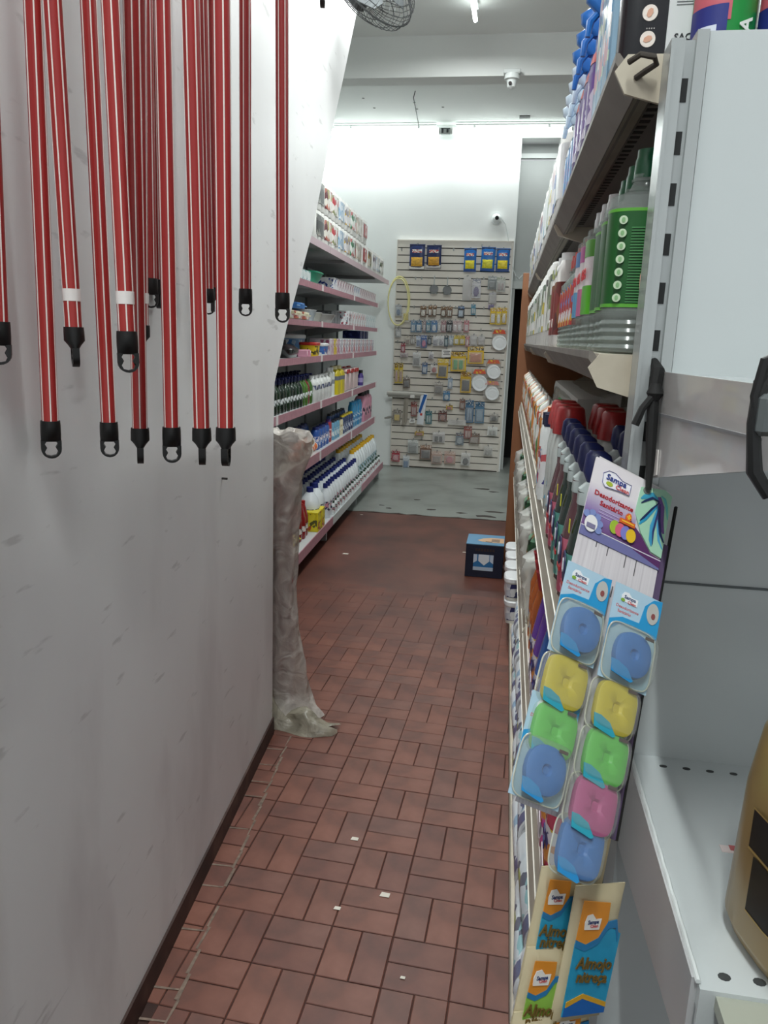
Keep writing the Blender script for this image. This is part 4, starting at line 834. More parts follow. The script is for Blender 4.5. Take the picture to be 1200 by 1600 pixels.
# --- shelf z 1.72
t = thing('green_bowl', 'green plastic bowl on the shelf under the top', 'bowl', None, lp(5.08, .10, 1.72), (0, 0, RACK_ROT))
obj('bowl', loft([(0, .06, .09), (.03, .075, .12), (.075, .095, .16), (.08, .1, .165), (.074, .088, .152), (.01, .055, .085)], 28, 3), M('#2f9a78', .35), t, True); obj('rim', loft([(.074, .1, .166), (.08, .102, .168), (.084, .098, .163)], 28, 3, False), M('#37a984', .35), t, True)
KT = carton(.09, .1, .07, ['#d6e0e0', '#6ab0a8', '#e6ecec', '#8fb8c0'])
for i in range(3): KT.put('small white and teal carton left of the green bowl, %s from the near end' % ORD[i], 'white and teal cartons', lp(4.62 + .1 * i, .07, 1.72), RACK_ROT + PI / 2)
BX2 = [carton(.095, .13, .092, c, sc=60) for c in (['#e4e4e8', '#2c3f8a', '#e9e9ee', '#d6d8de'], ['#e6e2e4', '#c08a96', '#ece8ea', '#d4d0d8', '#a88a9a'], ['#e4e6ea', '#5f74ac', '#ebedf0', '#d8dae0'])]
for i in range(20): BX2[0 if i == 0 else 2 if i in (8, 9, 10) else 1].put('small white carton on the fifth shelf, %s from the near end' % ORD[i], 'small white cartons on the fifth shelf', lp(5.58 + .1 * (i + .5), .08, 1.72), RACK_ROT + PI / 2)
# --- top shelf: packs of paper rolls, two tiers then one
def rollpack(w, cols, h=.185, d=.2):
    k = Kind('paper_roll_pack', 'paper pack'); g = []
    n = max(2, round(w / .1)); r_ = w / n / 2
    for i in range(n):
        for j in range(2): g.append(mv(loft([(0, r_ * .9, d / 4 * .92), (.006, r_, d / 4), (h - .006, r_, d / 4), (h, r_ * .88, d / 4 * .9)], 14, 3), -w / 2 + r_ * (2 * i + 1), -d / 4 + d / 2 * j, 0))
    k.add('rolls', merge(*g), M('#e6e6e2', .55)); k.add('wrapper', loft([(h * .2, w * .508, d * .508), (h * .86, w * .508, d * .508)], 28, 6, False), PM(cols, 24, rough=.2)); k.add('film', loft([(0, w * .5, d * .5), (h * .97, w * .512, d * .512), (h * 1.01, w * .4, d * .4)], 24, 6), CLEAR('#ffffff', .12, .1)); return k
PKC = [(['#17181a', '#1d1e20', '#17181a', '#2a2b2e', '#8a8a84'], .3, 'black and white'), (['#e2ddd4', '#a89a5a', '#6a3a40', '#e6e2dc', '#b86a5a'], .22, 'floral'), (['#e2dcd8', '#b83a42', '#e8e4e2', '#8a8f6a'], .2, 'white and red'), (['#9fb8d0', '#d0dbe4', '#6f94b8', '#e0e4e6'], .22, 'pale blue'), (['#d8d6d8', '#8f8a90', '#c9a43a', '#e4e2e2'], .22, 'grey and gold'), (['#e6e9e4', '#2f7a50', '#e9ece8', '#c06a6a'], .24, 'white and green'), (['#dcd8d0', '#c4bcae', '#e4e0da', '#b0a89c'], .24, 'beige')]
y = 4.71
for i, (cs, w, d) in enumerate(PKC):
    k = rollpack(w, cs)
    for tier in (0, 1): k.put('%s pack of paper rolls on the rack top, %s tier' % (d, ('lower', 'upper')[tier]), 'paper roll packs on the left rack', lp(y + w / 2, .06, 1.962 + tier * .19), RACK_ROT + PI / 2)
    y += w + .012
ks = rollpack(.22, ['#e2dedb', '#e6e2e0', '#d8d4d0'])
ks.add('red_panel', cbox(.15, .002, .10, .0, -.104, .05), M('#b03038', .3)); ks.add('letter', mv(txt('S', .11, .0006, bold=.02), 0, -.1062, .1), M('#f4f2f0', .3))
for tier in (0, 1): ks.put('white paper roll pack with red panel and letter S, %s tier' % ('lower', 'upper')[tier], 'paper roll packs on the left rack', lp(y + .11, .06, 1.962 + tier * .19), RACK_ROT + PI / 2)
y += .25
for cs, w, d in [(['#e4e0da', '#6a5038', '#c8a86a', '#4f6a3c', '#e6e2dc'], .28, 'brown food picture'), (['#e8e9ec', '#2b3a86', '#e8e9ec', '#cfd4e0'], .26, 'white and dark blue'), (['#e9eaec', '#dfe4e8', '#b9c8d6'], .22, 'plain white'), (['#e6e6e2', '#5a6a52', '#2c2e2c', '#e6e6e2'], .24, 'white and dark green')]:
    rollpack(w, cs).put('%s paper roll pack in the single far tier of the rack top' % d, 'paper roll packs on the left rack', lp(y + w / 2, .06, 1.962), RACK_ROT + PI / 2)
    y += w + .012
t = thing('black_nozzle_bottle', 'black pointed nozzle bottle standing on the black and white pack', 'bottle', None, lp(4.95, .03, 2.344))
obj('body', cyl(.03, 0, .06, 14), M('#e2e2e0', .4), t, True); obj('nozzle', loft([(.06, .02, .02), (.09, .012, .012), (.16, .003, .003)], 12), M('#121212', .4), t, True)

# ------------------------------------------------------------------ blue carton on the floor
def floor_box():
    t = thing('blue_carton', 'dark blue carton with white bottle picture standing on the red floor', 'box', None, (-.056, 4.585, 0), (0, 0, -.015))
    w, d, h = .226, .24, .205
    obj('body', rbox(w, d, h, .003), M('#141d33', .45, noise=.15, nscale=20), t)
    top = obj('top', cbox(w, d, .003, 0, 0, h), M('#5f93b8', .45), t)
    obj('oval', prism([(-.05, -.03), (-.02, -.055), (.03, -.065), (w / 2 - .002, -.065), (w / 2 - .002, .05), (.03, .045), (-.02, .02)], .001, 'xy', h + .003), M('#d9b08a', .5), top)
    obj('lettering', merge(*[box(.035, .085, yy, yy + .006, h + .004, h + .0046) for yy in (-.05, -.036, -.022, -.008, .006)]), M('#4a4a52', .5), top)
    obj('band', box(.0, .04, -.06, -.05, h + .004, h + .0046), M('#20242e', .5), top)
    p = obj('picture', cbox(.12, .0015, .10, -.005, -d / 2 - .001, .045), M('#2f74ac', .4), t)
    obj('white_shield', prism([(-.035, .145), (.03, .145), (.03, .105), (.0, .078), (-.035, .105)], .001, 'xz', -d / 2 - .0028), M('#dfe3e8', .45), p)
    obj('side_shields', merge(prism([(-.065, .145), (-.043, .145), (-.043, .105), (-.065, .09)], .001, 'xz', -d / 2 - .0028), prism([(.034, .145), (.055, .145), (.055, .09), (.034, .105)], .001, 'xz', -d / 2 - .0028)), M('#c9d4e2', .45), p)
    obj('foot_band', cbox(.12, .001, .022, -.005, -d / 2 - .0025, .045), M('#b9c8d8', .45), p)
    obj('worn_print', merge(*[cbox(.012, .001, .016, -.05 + .017 * q, -d / 2 - .0008, .165) for q in range(7)]), M('#3a2a28', .5), t)
floor_box()
BAG_O, BAG_X, BAG_D = (0.0594, 0.6274, 0.9333), (0.1004, 0.6526, 0.9031), (0.0478, 0.6056, 0.8468)
# ------------------------------------------------------------------ right gondola
GX = .0925; Y0 = .92
gon = thing('gondola_shelving', 'long cream steel gondola of shelves along the right of the aisle', 'shelving', None, (GX, Y0, 0))
CRM = ramp_mat('chipped_cream_paint', ['#7a6a58', '#b5aa98', '#c4bba9', '#cfc6b6'], [.22, .34, .55, .8], 14, (1, 1, 1), .42)
DKM = M('#6b6560', .5, noise=.15, nscale=10); RAILM = ramp_mat('worn_price_rail', ['#7f786c', '#a39c8f', '#b4ada0'], [.25, .5, .8], 18, (1, .3, 1), .4)
GM = [(0, 1.13), (1.13, 2.51), (2.51, 3.84)]
def bracket_poly(z, dep=.09): return [(0.0, z - .016), (.012, z), (.40, z), (.40, z - dep), (.10, z - .062), (.012, z - .038)]
for li, (z, tilt) in enumerate([(1.70, 0), (1.39, 0), (1.04, 1), (.63, 1)]):
    for k, (a, b) in enumerate(GM):
        s = obj('shelf', box(.012, .42, a + .004, b - .004, z - .018, z), CRM if li else M('#7a7570', .5, noise=.1, nscale=8), gon)  # top shelf is grey, not cream: its underside shade is put into the colour
        if tilt: lip = [(.008, z + .004), (.012, z + .004), (.0, z - .052), (-.006, z - .052)]
        else: lip = [(.0, z + .003), (.004, z + .003), (.034, z - .034), (.024, z - .036), (.0, z - .006)]
        obj('price_rail', prism(lip, b - a - .01, 'xz', a + .005), RAILM if tilt else M('#77716b', .5, noise=.2, nscale=12), s)  # untilted lips: the shadow on their down-turned face is coloured in as darker grey
        if tilt:
            for q in (0.0, .5, 1.0):
                x0, zz = .008 - .0137 * q, z + .004 - .056 * q
                obj('rail_ridge', tube([(x0 - .0005, a + .006, zz), (x0 - .0005, b - .006, zz)], .0016, 5), M('#d4d0c6', .35), s)
        else: obj('rail_fold', prism([(.026, z - .036), (.046, z - .030), (.046, z - .026), (.026, z - .032)], b - a - .01, 'xz', a + .005), RAILM, s)
        for e, yy in (('bracket', a), ('bracket', b - .006)):
            obj(e, prism(bracket_poly(z), .005, 'xz', yy), CRM, s)
        if li == 0:
            slots = merge(*[box(.055, .068, a + .05 + .026 * q, a + .062 + .026 * q, z - .0186, z - .0176) for q in range(int((b - a - .08) / .026))])
            obj('slot_row', slots, M('#2b2724', .8), s)
    # doubled end plate facing the shopper
    obj('end_plate', prism([(.048, z - .001), (.3, z - .001), (.3, z - .055), (.048, z - .042)], .003, 'xz', -.0035), CRM, gon)
for k, (a, b) in enumerate(GM):
    s = obj('base_deck', box(.0, .42, a + .004, b - .004, .10, .12), CRM, gon)
    obj('kick_plate', box(.006, .012, a + .006, b - .006, 0, .10), M('#8d8578', .5, noise=.2, nscale=10), s)
    obj('deck_lip', box(-.003, .0005, a + .004, b - .004, .085, .121), M('#7d766b', .45, noise=.2, nscale=12), s)
    obj('back_panel', box(.42, .428, a + .004, b - .004, .1, 1.70), M('#b9b4aa', .5), gon)
for yy in (1.13, 2.51, 3.84): obj('upright', box(.405, .445, yy - .015, yy + .015, 0, 1.74), M('#a9a59c', .4), gon)
obj('wire_hook', tube([(.012, -.014, 1.688), (.022, -.024, 1.692), (.036, -.022, 1.690), (.040, -.014, 1.686), (.030, -.008, 1.681), (.022, .0, 1.677)], .0032, 8), M('#3b352e', .6), gon, True)
tag(obj('wood_end_panel', rbox(.72, .028, 1.80, .002, cx=.42, cy=4.79, z0=0), ramp_mat('brown_board', ['#7a4e33', '#8f5d3e', '#9c6a49'], [.3, .5, .75], 6, (1, 1, .12), .55)), 'brown wooden board standing upright at the far end of the gondola', 'board')

# ------------------------------------------------------------------ end unit facing the camera
EY = .88
end = thing('end_shelf_unit', 'white steel end unit with slotted post at the gondola head', 'shelving', None, (.139, EY, 0))
WP = M('#c3c9ca', .22, coat=.3); WP2 = M('#b9c0c1', .25, coat=.2)
po = obj('post', merge(box(0, .0135, -.012, .03, 0, 1.697), box(.0135, .0255, .004, .03, 0, 1.70), box(.0255, .037, -.004, .03, 0, 1.707), box(.0, .004, -.014, -.011, 0, 1.69)), M('#b4b9b9', .25, metal=.35), end)
obj('slot', merge(*[box(.0155, .0225, .0032, .0042, 1.665 - .0495 * q - .022, 1.665 - .0495 * q) for q in range(30)]), M('#1b1d1e', .7), po)
pa = obj('back_panel', box(.039, .82, .004, .016, .905, 1.708), WP, end)
obj('lower_panel', merge(box(.039, .82, .006, .018, .50, .903), box(.039, .82, .006, .018, .08, .497)), WP2, end)
obj('far_post', box(.82, .86, -.012, .03, 0, 1.70), M('#b4b9b9', .25, metal=.35), end)
obj('panel_joint', merge(box(.039, .82, .002, .006, 1.134, 1.1365)), M('#5d6466', .5), end)
# low shelf
zL = .913; xl = .042; dl = -.345
s = obj('low_shelf', merge(box(xl, .80, dl, .004, zL - .02, zL), box(xl, .80, dl - .004, dl, zL - .04, zL)), WP, end)
obj('side_plate', prism([(dl + .004, zL - .075), (.0, zL - .12), (.0, zL + .003), (dl + .004, zL + .003)], .005, 'yz', xl - .005), M('#b8b9ba', .3), s)
obj('front_rail', merge(box(xl + .012, .80, dl - .03, dl - .004, zL - .016, zL - .004), box(xl + .012, .80, dl - .032, dl - .026, zL - .06, zL - .006), box(xl + .012, .80, dl - .038, dl - .032, zL - .035, zL - .03)), M('#a5a89b', .35), s)
obj('hole_row', merge(*[mv(loft([(0, .0045, .0028), (.0006, .0045, .0028)], 10), xl + .008 + .0265 * q, -.018, zL) for q in range(1, 26)], *[mv(loft([(0, .005, .004), (.0006, .005, .004)], 10), xl + .022 + .0265 * q, dl + .012, zL) for q in range(0, 26)]), M('#3a3d3d', .8), s)
obj('torn_sticker', merge(mv(cbox(.016, .011, .0006), .112, -.165, zL), ), M('#e2d4d2', .6), s)
obj('sticker_print', merge(mv(cbox(.006, .008, .0004), .116, -.163, zL + .0007)), M('#c06a6a', .6), s)
obj('tape_edge', tube([(xl - .001, dl * q, zL + .0035 + .001 * math.sin(q * 60)) for q in [i / 20 for i in range(21)]], .0022, 6), M('#d3d8d8', .5), s)
# eye-level shelf, its deep side plate wrapped in film
zM = 1.374
s = obj('eye_level_shelf', box(xl - .008, .80, -.36, .004, zM - .022, zM - .003), WP, end)
pl = [(-.0, zM), (-.33, zM + .004), (-.36, zM), (-.36, zM - .05), (-.0, zM - .118)]
obj('side_plate', prism([(y, z) for y, z in pl], .006, 'yz', xl - .016), M('#bdbab8', .22, noise=.05, nscale=12, coat=.4), s)
obj('plate_fold', prism([(.0, zM - .044), (.0, zM - .047), (-.36, zM - .031), (-.36, zM - .029)], .0012, 'yz', xl - .0172), M('#77777a', .5), s)
obj('corner_tape', prism([(-.0, zM - .118), (-.05, zM - .106), (-.045, zM - .08), (.0, zM - .085)], .0012, 'yz', xl - .0176), M('#d0cbc6', .45), s)
# strap clip at the picture's right edge
t = thing('black_strap_clip', 'black strap with grey clip hanging off the eye-level shelf front', 'strap', None, (.163, .515, 1.36))
obj('strap', tube([(.006, 0, .03), (-.006, -.004, .02), (-.008, -.006, -.005), (-.004, -.008, -.035), (.006, -.01, -.05)], [.004, .005, .004, .005, .004], 8), M('#141516', .5), t, True)
obj('clip', rbox(.012, .01, .026, .003, cx=-.002, cy=-.01, z0=-.012), M('#5c6263', .35), t)
obj('loop', tube([(.01, -.005, .03), (.004, -.006, .04), (-.006, -.006, .034), (-.009, -.006, .012), (-.004, -.007, -.01)], .0035, 8), M('#1a1b1c', .45), t, True)
# gold container on the low shelf
t = thing('gold_container', 'gold plastic container with black label cut by the right edge', 'container', None, (.291, .585, zL), (0, 0, .25))
def panel(rx, ry, n, a0, a1, z0, z1, seg=16):
    V = []; F = []
    for q in range(seg + 1):
        a = a0 + (a1 - a0) * q / seg; c, s_ = math.cos(a), math.sin(a)
        x, y = rx * math.copysign(abs(c) ** (2 / n), c), ry * math.copysign(abs(s_) ** (2 / n), s_)
        V += [(x, y, z0), (x, y, z1)]
    return V, [(2 * q, 2 * q + 2, 2 * q + 3, 2 * q + 1) for q in range(seg)]
GOLD = M('#9a8052', .3, metal=.25, noise=.08, nscale=6)
obj('body', loft([(0, .055, .048), (.006, .066, .058), (.02, .072, .064), (.14, .0695, .0615), (.19, .064, .056), (.235, .046, .04), (.25, .026, .026)], 36, 3.2), GOLD, t, True)
obj('cap', loft([(.248, .028, .028), (.285, .027, .027)], 20), M('#1a1713', .35), t, True)
lb = obj('label', merge(panel(.0722, .0642, 3.2, -3.22, -.6, .098, .132), panel(.0722, .0642, 3.2, -3.16, -.6, .045, .094)), M('#15120f', .35), t, True)
obj('label_trim', merge(panel(.0726, .0646, 3.2, -3.22, -.6, .1315, .133), panel(.0726, .0646, 3.2, -3.22, -.6, .096, .098), panel(.0726, .0646, 3.2, -3.16, -.6, .044, .0455)), M('#b79a5e', .3, metal=.5), lb, True)

# ------------------------------------------------------------------ goods on the gondola: fronts face -x (rz = -pi/2)
FR = -PI / 2
def rput(kind, label, group, x, y, z, rz=FR): return kind.put(label, group, (x, y, z), rz + rnd.uniform(-.04, .04))
PET = CLEAR('#e4ebe8', .22, .08)
def petbottle(lm, capm, h=.235, r=.041, extra=None, lab=(.055, .165), name='cleaner_bottle'):
    k = Kind(name, 'bottle')
    rib = []
    for q in range(5):
        z = .002 + q * .0095; rib += [(z, r * .94, r * .94), (z + .005, r, r)]
    secs = rib + [(lab[0] - .003, r * .985, r * .985), (lab[1], r * .985, r * .985), (lab[1] + .015, r * .96, r * .96), (h - .047, r * .5, r * .5), (h - .036, .0155, .0155), (h - .028, .0155, .0155)]
    k.add('body', loft(secs, 28, 3.), PET)
    k.add('cap', loft([(h - .032, .0162, .0162), (h - .012, .0156, .0156), (h - .009, .0142, .0142), (h, .0138, .0138)], 18), capm)
    k.add('label', loft([(lab[0], r, r), (lab[1], r, r)], 28, 3., False), lm)
    k.add('neck_ring', loft([(h - .036, .018, .018), (h - .033, .018, .018)], 18), PET)
    return k
GRN = M('#1a5a26', .35); GCAP = M('#0f5c3a', .3)
def greenlabel(): 
    k = petbottle(GRN, GCAP)
    li = 2; r = .0415
    # the label's back: icons down one side, fine print lines, bar code and pink marks, on the face turned to the shopper (-y)
    for q in range(7):
        z = .152 - q * .0145; R9 = Matrix.Rotation(PI / 2, 4, 'X')
        k.add('icon', mv(xf(cyl(.0048, 0, .0006, 16), R9), -.023, -r - .0002, z), M('#cfe3c4', .4), li)
        k.add('icon_mark', mv(xf(loft([(0, .0022, .003), (.0005, .0022, .003)], 8), R9), -.023, -r - .0008, z), M('#8fbf86', .4), li)
    k.add('fine_print', merge(*[box(-.013, .02 - .004 * ((q * 7) % 5) / 5, -r - .0007, -r - .0002, .06 + q * .0032, .0611 + q * .0032) for q in range(27)]), M('#4f9458', .5), li)
    k.add('bar_code', box(.006, .018, -r - .0009, -r - .0002, .146, .158), M('#6d4a63', .5), li)
    k.add('pink_drip', tube([(.009, -r - .0006, .15), (.006, -r - .0006, .125), (.008, -r - .0006, .11), (.003, -r - .0006, .09), (.003, -r - .0006, .07)], [.0006, .0014, .002, .0018, .0008], 5), M('#e2a898', .5), li)
    k.add('light_edge', merge(loft([(.0545, .0413, .0413), (.0585, .0413, .0413)], 28, 3., False), loft([(.162, .0413, .0413), (.1655, .0413, .0413)], 28, 3., False)), M('#5fae3a', .4), li)
    return k
kg = greenlabel()
for i, y in enumerate((1.005, 1.095, 1.185)): kg.put('clear bottle with green label and green cap, %s from the post' % ORD[i], 'green labelled bottles', (.150 + .003 * i, y, 1.39), -.12 + .1 * i)
def emebottle(low, up):
    k = petbottle(M('#e6dfe2', .35), M('#c9cccc', .35), h=.232)
    k.add('lower_print', loft([(.0552, .0413, .0413), (.098, .0413, .0413)], 28, 3., False), M(low, .35), 2)
    k.add('upper_print', loft([(.140, .0413, .0413), (.1648, .0413, .0413)], 28, 3., False), M(up, .35), 2)
    k.add('lettering', mv(txt('eme', .034, .0004, bold=.012), -.0, -.0418, .118), M('#c4202e', .35), 2)
    return k
for i, (y, lo, up) in enumerate([(1.272, '#57b02c', '#5ea246'), (1.357, '#c86496', '#b0448e'), (1.442, '#4f9cc8', '#3f7ab8')]):
    rput(emebottle(lo, up), 'clear bottle with red lettering and %s label beyond the green ones' % ('lime', 'pink', 'sky blue')[i], 'bottles with red lettering', .150, y, 1.39)
KRL = petbottle(PM(['#c23b34', '#d8a23a', '#e6dfe2', '#b8322e', '#6a78b8'], 60), M('#c0302c', .35), h=.2, r=.034, lab=(.045, .12))
for i in range(5): rput(KRL, 'clear bottle with red and orange label, %s in its row' % ORD[i], 'red and orange labelled bottles', .142, 1.53 + .072 * i, 1.39)
for i in range(4): rput(KRL, 'clear bottle with red cap in the row behind, %s from near' % ORD[i], 'red capped bottles behind', .225, 1.4 + .08 * i, 1.39)
kb = bottle('detergent_bottle', 'bottle', [(0, .05, .03), (.01, .055, .034), (.17, .055, .034), (.2, .035, .024)], M('#e6e4e0', .35), cyl(.024, .198, .218, 14), WHT, (.03, .15, PM(['#6d2a26', '#8a3430', '#5a2420', '#8a5a3a'], 18)), n=3.4)
kb.add('lettering', mv(txt('on', .04, .0005, bold=.01, shear=.2), 0, -.0352, .06), M('#f0ece6', .4), 2); kb.add('sticker', prism([(-.03, .165), (.03, .165), (.03, .19), (-.03, .19)], .001, 'xz', -.0345), PM(['#7a94c8', '#a8b45a', '#e6e4e0'], 40))
for i in range(2): rput(kb, 'white detergent bottle with dark red label, %s from near' % ORD[i], 'dark red labelled detergent', .135, 1.93 + .115 * i, 1.39)
WG = [rollpack(.18, c, .215, .12) for c in (['#e8eae4', '#3f5a34', '#e8eae4', '#8a9a6a'], ['#e6e6e0', '#3a3a36', '#d8c8a8', '#e6e6e0'], ['#e6e9e4', '#2f6a3c', '#e6e9e4', '#c9b84a'], ['#e9eaea', '#cfdad2', '#e9eaea', '#7a9a8a'])]
for i in range(13): rput(WG[i % 4], 'white and green paper pack on the eye-level shelf, %s from near' % ORD[i], 'paper packs on the eye-level gondola shelf', .158, 2.17 + .195 * i, 1.39)
# --- top shelf z 1.70
def blackpack():
    k = Kind('black_canister', 'canister'); w, d, h = .092, .07, .23
    k.add('body', loft([(0, w * .47, d * .46), (.008, w / 2, d / 2), (h - .02, w / 2, d / 2), (h, w * .44, d * .44)], 28, 4), M('#191a20', .25, coat=.3))
    p = k.add('white_panel', box(.006, .0445, -d / 2 - .0016, -d / 2 + .004, .012, h - .02), M('#d9d9dc', .4))
    for q, z in ((.4, .043), (1.2, .07), (2.2, .097)):
        ic = k.add('icon', mv(xf(cyl(.0085, 0, .0008, 20), Matrix.Rotation(PI / 2, 4, 'X')), -.014, -d / 2 - .0003, z), M('#ece0d8', .4))
        k.add('icon_mark', mv(xf(loft([(0, .0052, .0034), (.0006, .0052, .0034)], 7), Matrix.Rotation(PI / 2, 4, 'X') @ Matrix.Rotation(q, 4, 'Z')), -.014, -d / 2 - .0011, z), M('#d8a48c', .4), ic)
    k.add('caption', merge(*[mv(txt('....', .012, .0003), -.012, -d / 2 - .0005, z) for z in (.030, .057)]), M('#b9b4b0', .5))
    k.add('lettering', mv(txt('SAC', .0105, .0003, bold=.02), .024, -d / 2 - .002, .043), M('#22222a', .5), p)
    k.add('fine_print', merge(*[box(.014, .048 - .006 * (q % 3), -d / 2 - .0021, -d / 2 - .0016, z, z + .0009) for q, z in enumerate([.018, .021, .024, .027, .030, .076, .079, .082, .085, .088, .12, .123, .126, .129])]), M('#6d6d74', .5), p)
    return k
blackpack().put('black canister with round orange icons on the gondola top beside the post', 'canisters on the gondola top', (.150, 1.04, 1.70), -.05)
kpt = carton(.055, .09, .21, ['#8fb0c8', '#d8a8b4', '#e6e2e2', '#6a94b8', '#c8d8c0'], 'patterned_box', 'box', 45)
for i in range(3): kpt.put('blue and pink patterned box beside the black canister, %s from near' % ORD[i], 'patterned boxes', (.145, 1.115 + .060 * i, 1.70), FR)
def trigger(bodyc, bandc, headc, labc):
    k = Kind('spray_bottle', 'spray bottle')
    k.add('body', loft([(0, .034, .026), (.008, .038, .029), (.1, .038, .029), (.14, .024, .02), (.155, .014, .014)], 20, 2.6), M(bodyc, .3))
    k.add('band', loft([(.103, .0382, .0292), (.118, .0335, .0262)], 20, 2.6, False), M(bandc, .35)); k.add('label', loft([(.02, .0386, .0296), (.09, .0386, .0296)], 20, 2.6, False), PM(labc, 40))
    h = k.add('head', merge(loft([(.155, .017, .017), (.175, .017, .017)], 14), loft([(.172, .013, .026, 0, .004), (.19, .014, .036, 0, -.006), (.205, .012, .034, 0, -.01), (.215, .008, .022, 0, -.006)], 14, 2.4)), M(headc, .3))
    k.add('trigger', tube([(0, -.022, .178), (0, -.034, .165), (0, -.036, .145)], [.005, .006, .004], 8), M(headc, .3), h); return k
ktp = trigger('#5a3f8c', '#c23f3c', '#2a72c4', ['#6a4a9a', '#7a5aa8', '#d8d0e4'])
for i in range(4): rput(ktp, 'purple spray bottle with blue head, %s from near' % ORD[i], 'purple spray bottles', .122, 1.29 + .082 * i, 1.70)
ktb = trigger('#4a86c4', '#dfe6ec', '#cfe0ee', ['#5a94cc', '#dbe4ee', '#8a6ab0'])
for i in range(4): rput(ktb, 'light blue spray bottle with pale head, %s from near' % ORD[i], 'light blue spray bottles', .128, 1.62 + .085 * i, 1.70)
kgb = carton(.07, .07, .19, ['#a58a3a', '#b89c4a', '#8f7430', '#c8a878'], 'gold_box', 'box', 20)
kgb.put('gold box rising among the white packs on the gondola top', 'gold box', (.165, 1.93, 1.70), FR)
WT = [rollpack(.19, c, .185, .12) for c in (['#e9ebec', '#e2e6ea', '#5f86b8', '#e9ebec'], ['#e6e4e6', '#b04a58', '#e6e4e6', '#5a6ea8'], ['#e9ebea', '#dfe6e2', '#7a9a6a', '#c8b44a'], ['#e6eaee', '#8fb4cc', '#e6eaee'])]
for i in range(13): rput(WT[i % 4], 'white wrapped pack on the gondola top, %s from near' % ORD[i], 'white packs on the gondola top', .152, 2.06 + .205 * i, 1.70)
def arc(r, a0, a1, z0, z1, n=10, th=.0006):
    """a curved panel on a can, angles measured from the -y side"""
    V = []; F = []
    for q in range(n + 1):
        a = a0 + (a1 - a0) * q / n
        for rr, z in ((r, z0), (r, z1), (r + th, z1), (r + th, z0)): V.append((rr * math.sin(a), -rr * math.cos(a), z))
    for q in range(n):
        b = q * 4
        for e in range(4): F.append((b + e, b + 4 + e, b + 4 + (e + 1) % 4, b + (e + 1) % 4))
    return V, F
kc = Kind('round_tin', 'tin')
kc.add('body', cyl(.032, 0, .23, 28), M('#1d8a3e', .3)); kc.add('red_panel', arc(.032, -1.5, -.05, .03, .22), M('#c4606c', .35)); no = kc.add('navy_oval', arc(.0326, -1.5, -.15, .004, .045), M('#27307c', .3)); kc.add('white_oval', arc(.0332, -.95, -.45, .006, .026, 5), M('#d6dcea', .35), no)
kc.add('lettering', xf(mv(xf(txt('A', .022, .0004, bold=.02), Matrix.Rotation(-PI / 2, 4, 'Y')), 0, -.0326, .026), Matrix.Rotation(.5, 4, 'Z')), M('#eef2ee', .35)); kc.add('rim', merge(loft([(0, .033, .033), (.004, .033, .033)], 28), loft([(.226, .033, .033), (.232, .033, .033)], 28)), M('#c2c6c6', .3, metal=.7))
for i in range(4): kc.put('green and red tin with navy oval behind the end panel, %s from the post' % ORD[i], 'green and red tins', (.203 + .067 * i, .950, 1.70), .05)
obj('top_deck', box(.42, .75, 0, 3.83, 1.68, 1.70), M('#8f8a84', .45), gon)
# --- shelf z 1.04
def navybottle(c, lab):
    k = Kind('disinfectant_bottle', 'bottle')
    k.add('body', loft([(0, .024, .03), (.006, .027, .035), (.09, .027, .035), (.12, .022, .030), (.145, .019, .025), (.175, .02, .026), (.188, .013, .014)], 20, 2.6), M(c, .15, coat=.4))
    k.add('shoulder', loft([(.158, .0204, .0264), (.178, .0200, .0258), (.1885, .0136, .0146)], 20, 2.6, False), M('#aab4b4', .3))
    k.add('cap', loft([(.186, .014, .016), (.2, .015, .02, 0, -.002), (.222, .011, .016, 0, -.004), (.228, .006, .009, 0, -.006)], 16, 2.4), M('#20285c', .35))
    l = k.add('label', loft([(.012, .0276, .0356), (.092, .0276, .0356)], 20, 2.6, False), PM(lab, 40))
    k.add('emblem', mv(xf(loft([(0, .017, .021), (.0012, .017, .021)], 20), Matrix.Rotation(PI / 2, 4, 'X')), 0, -.0352, .072), M('#20285c', .35), l)
    k.add('numeral', mv(txt('0', .028, .0005, bold=.01), 0, -.0372, .072), M('#dfe3ee', .4), l)
    k.add('red_flash', box(-.014, .014, -.0366, -.0345, .044, .05), M('#b8383a', .4), l); return k
KNV = [navybottle('#26342f', ['#3f7a72', '#5a9a90', '#2f6a5c', '#8ab4a8']), navybottle('#5c3a40', ['#a8405a', '#c86a80', '#8a3048', '#c88a9a'])]
KNV[0].add('tag', prism([(-.005, .118), (.005, .118), (.004, .136), (-.003, .136)], .001, 'xz', -.0335), M('#d6d028', .4))
for i, (y, w) in enumerate([(1.0, 0), (1.085, 1), (1.17, 0), (1.255, 0), (1.34, 1), (1.425, 1)]):
    rput(KNV[w], '%s disinfectant bottle with navy cap, front row, %s from near' % (('dark green', 'maroon')[w], ORD[i]), 'navy capped disinfectant, front row', .128, y, 1.04)
for i in range(5): rput(KNV[i % 2], '%s disinfectant bottle with navy cap, second row, %s from near' % (('dark green', 'maroon')[i % 2], ORD[i]), 'navy capped disinfectant, second row', .205, 1.0 + .085 * i, 1.04)
krc = Kind('softener_bottle', 'bottle')
krc.add('body', loft([(0, .032, .027), (.008, .036, .03), (.15, .036, .03), (.185, .026, .024), (.195, .02, .02)], 20, 2.8), M('#c3c9c6', .3)); krc.add('cap', loft([(.19, .032, .032), (.2, .0325, .0325), (.238, .026, .026), (.242, .022, .022)], 22), M('#a32a2c', .28)); krc.add('label', loft([(.03, .0366, .0306), (.07, .0366, .0306)], 20, 2.8, False), PM(['#c9cfcc', '#6ab0d0', '#c9cfcc'], 20))
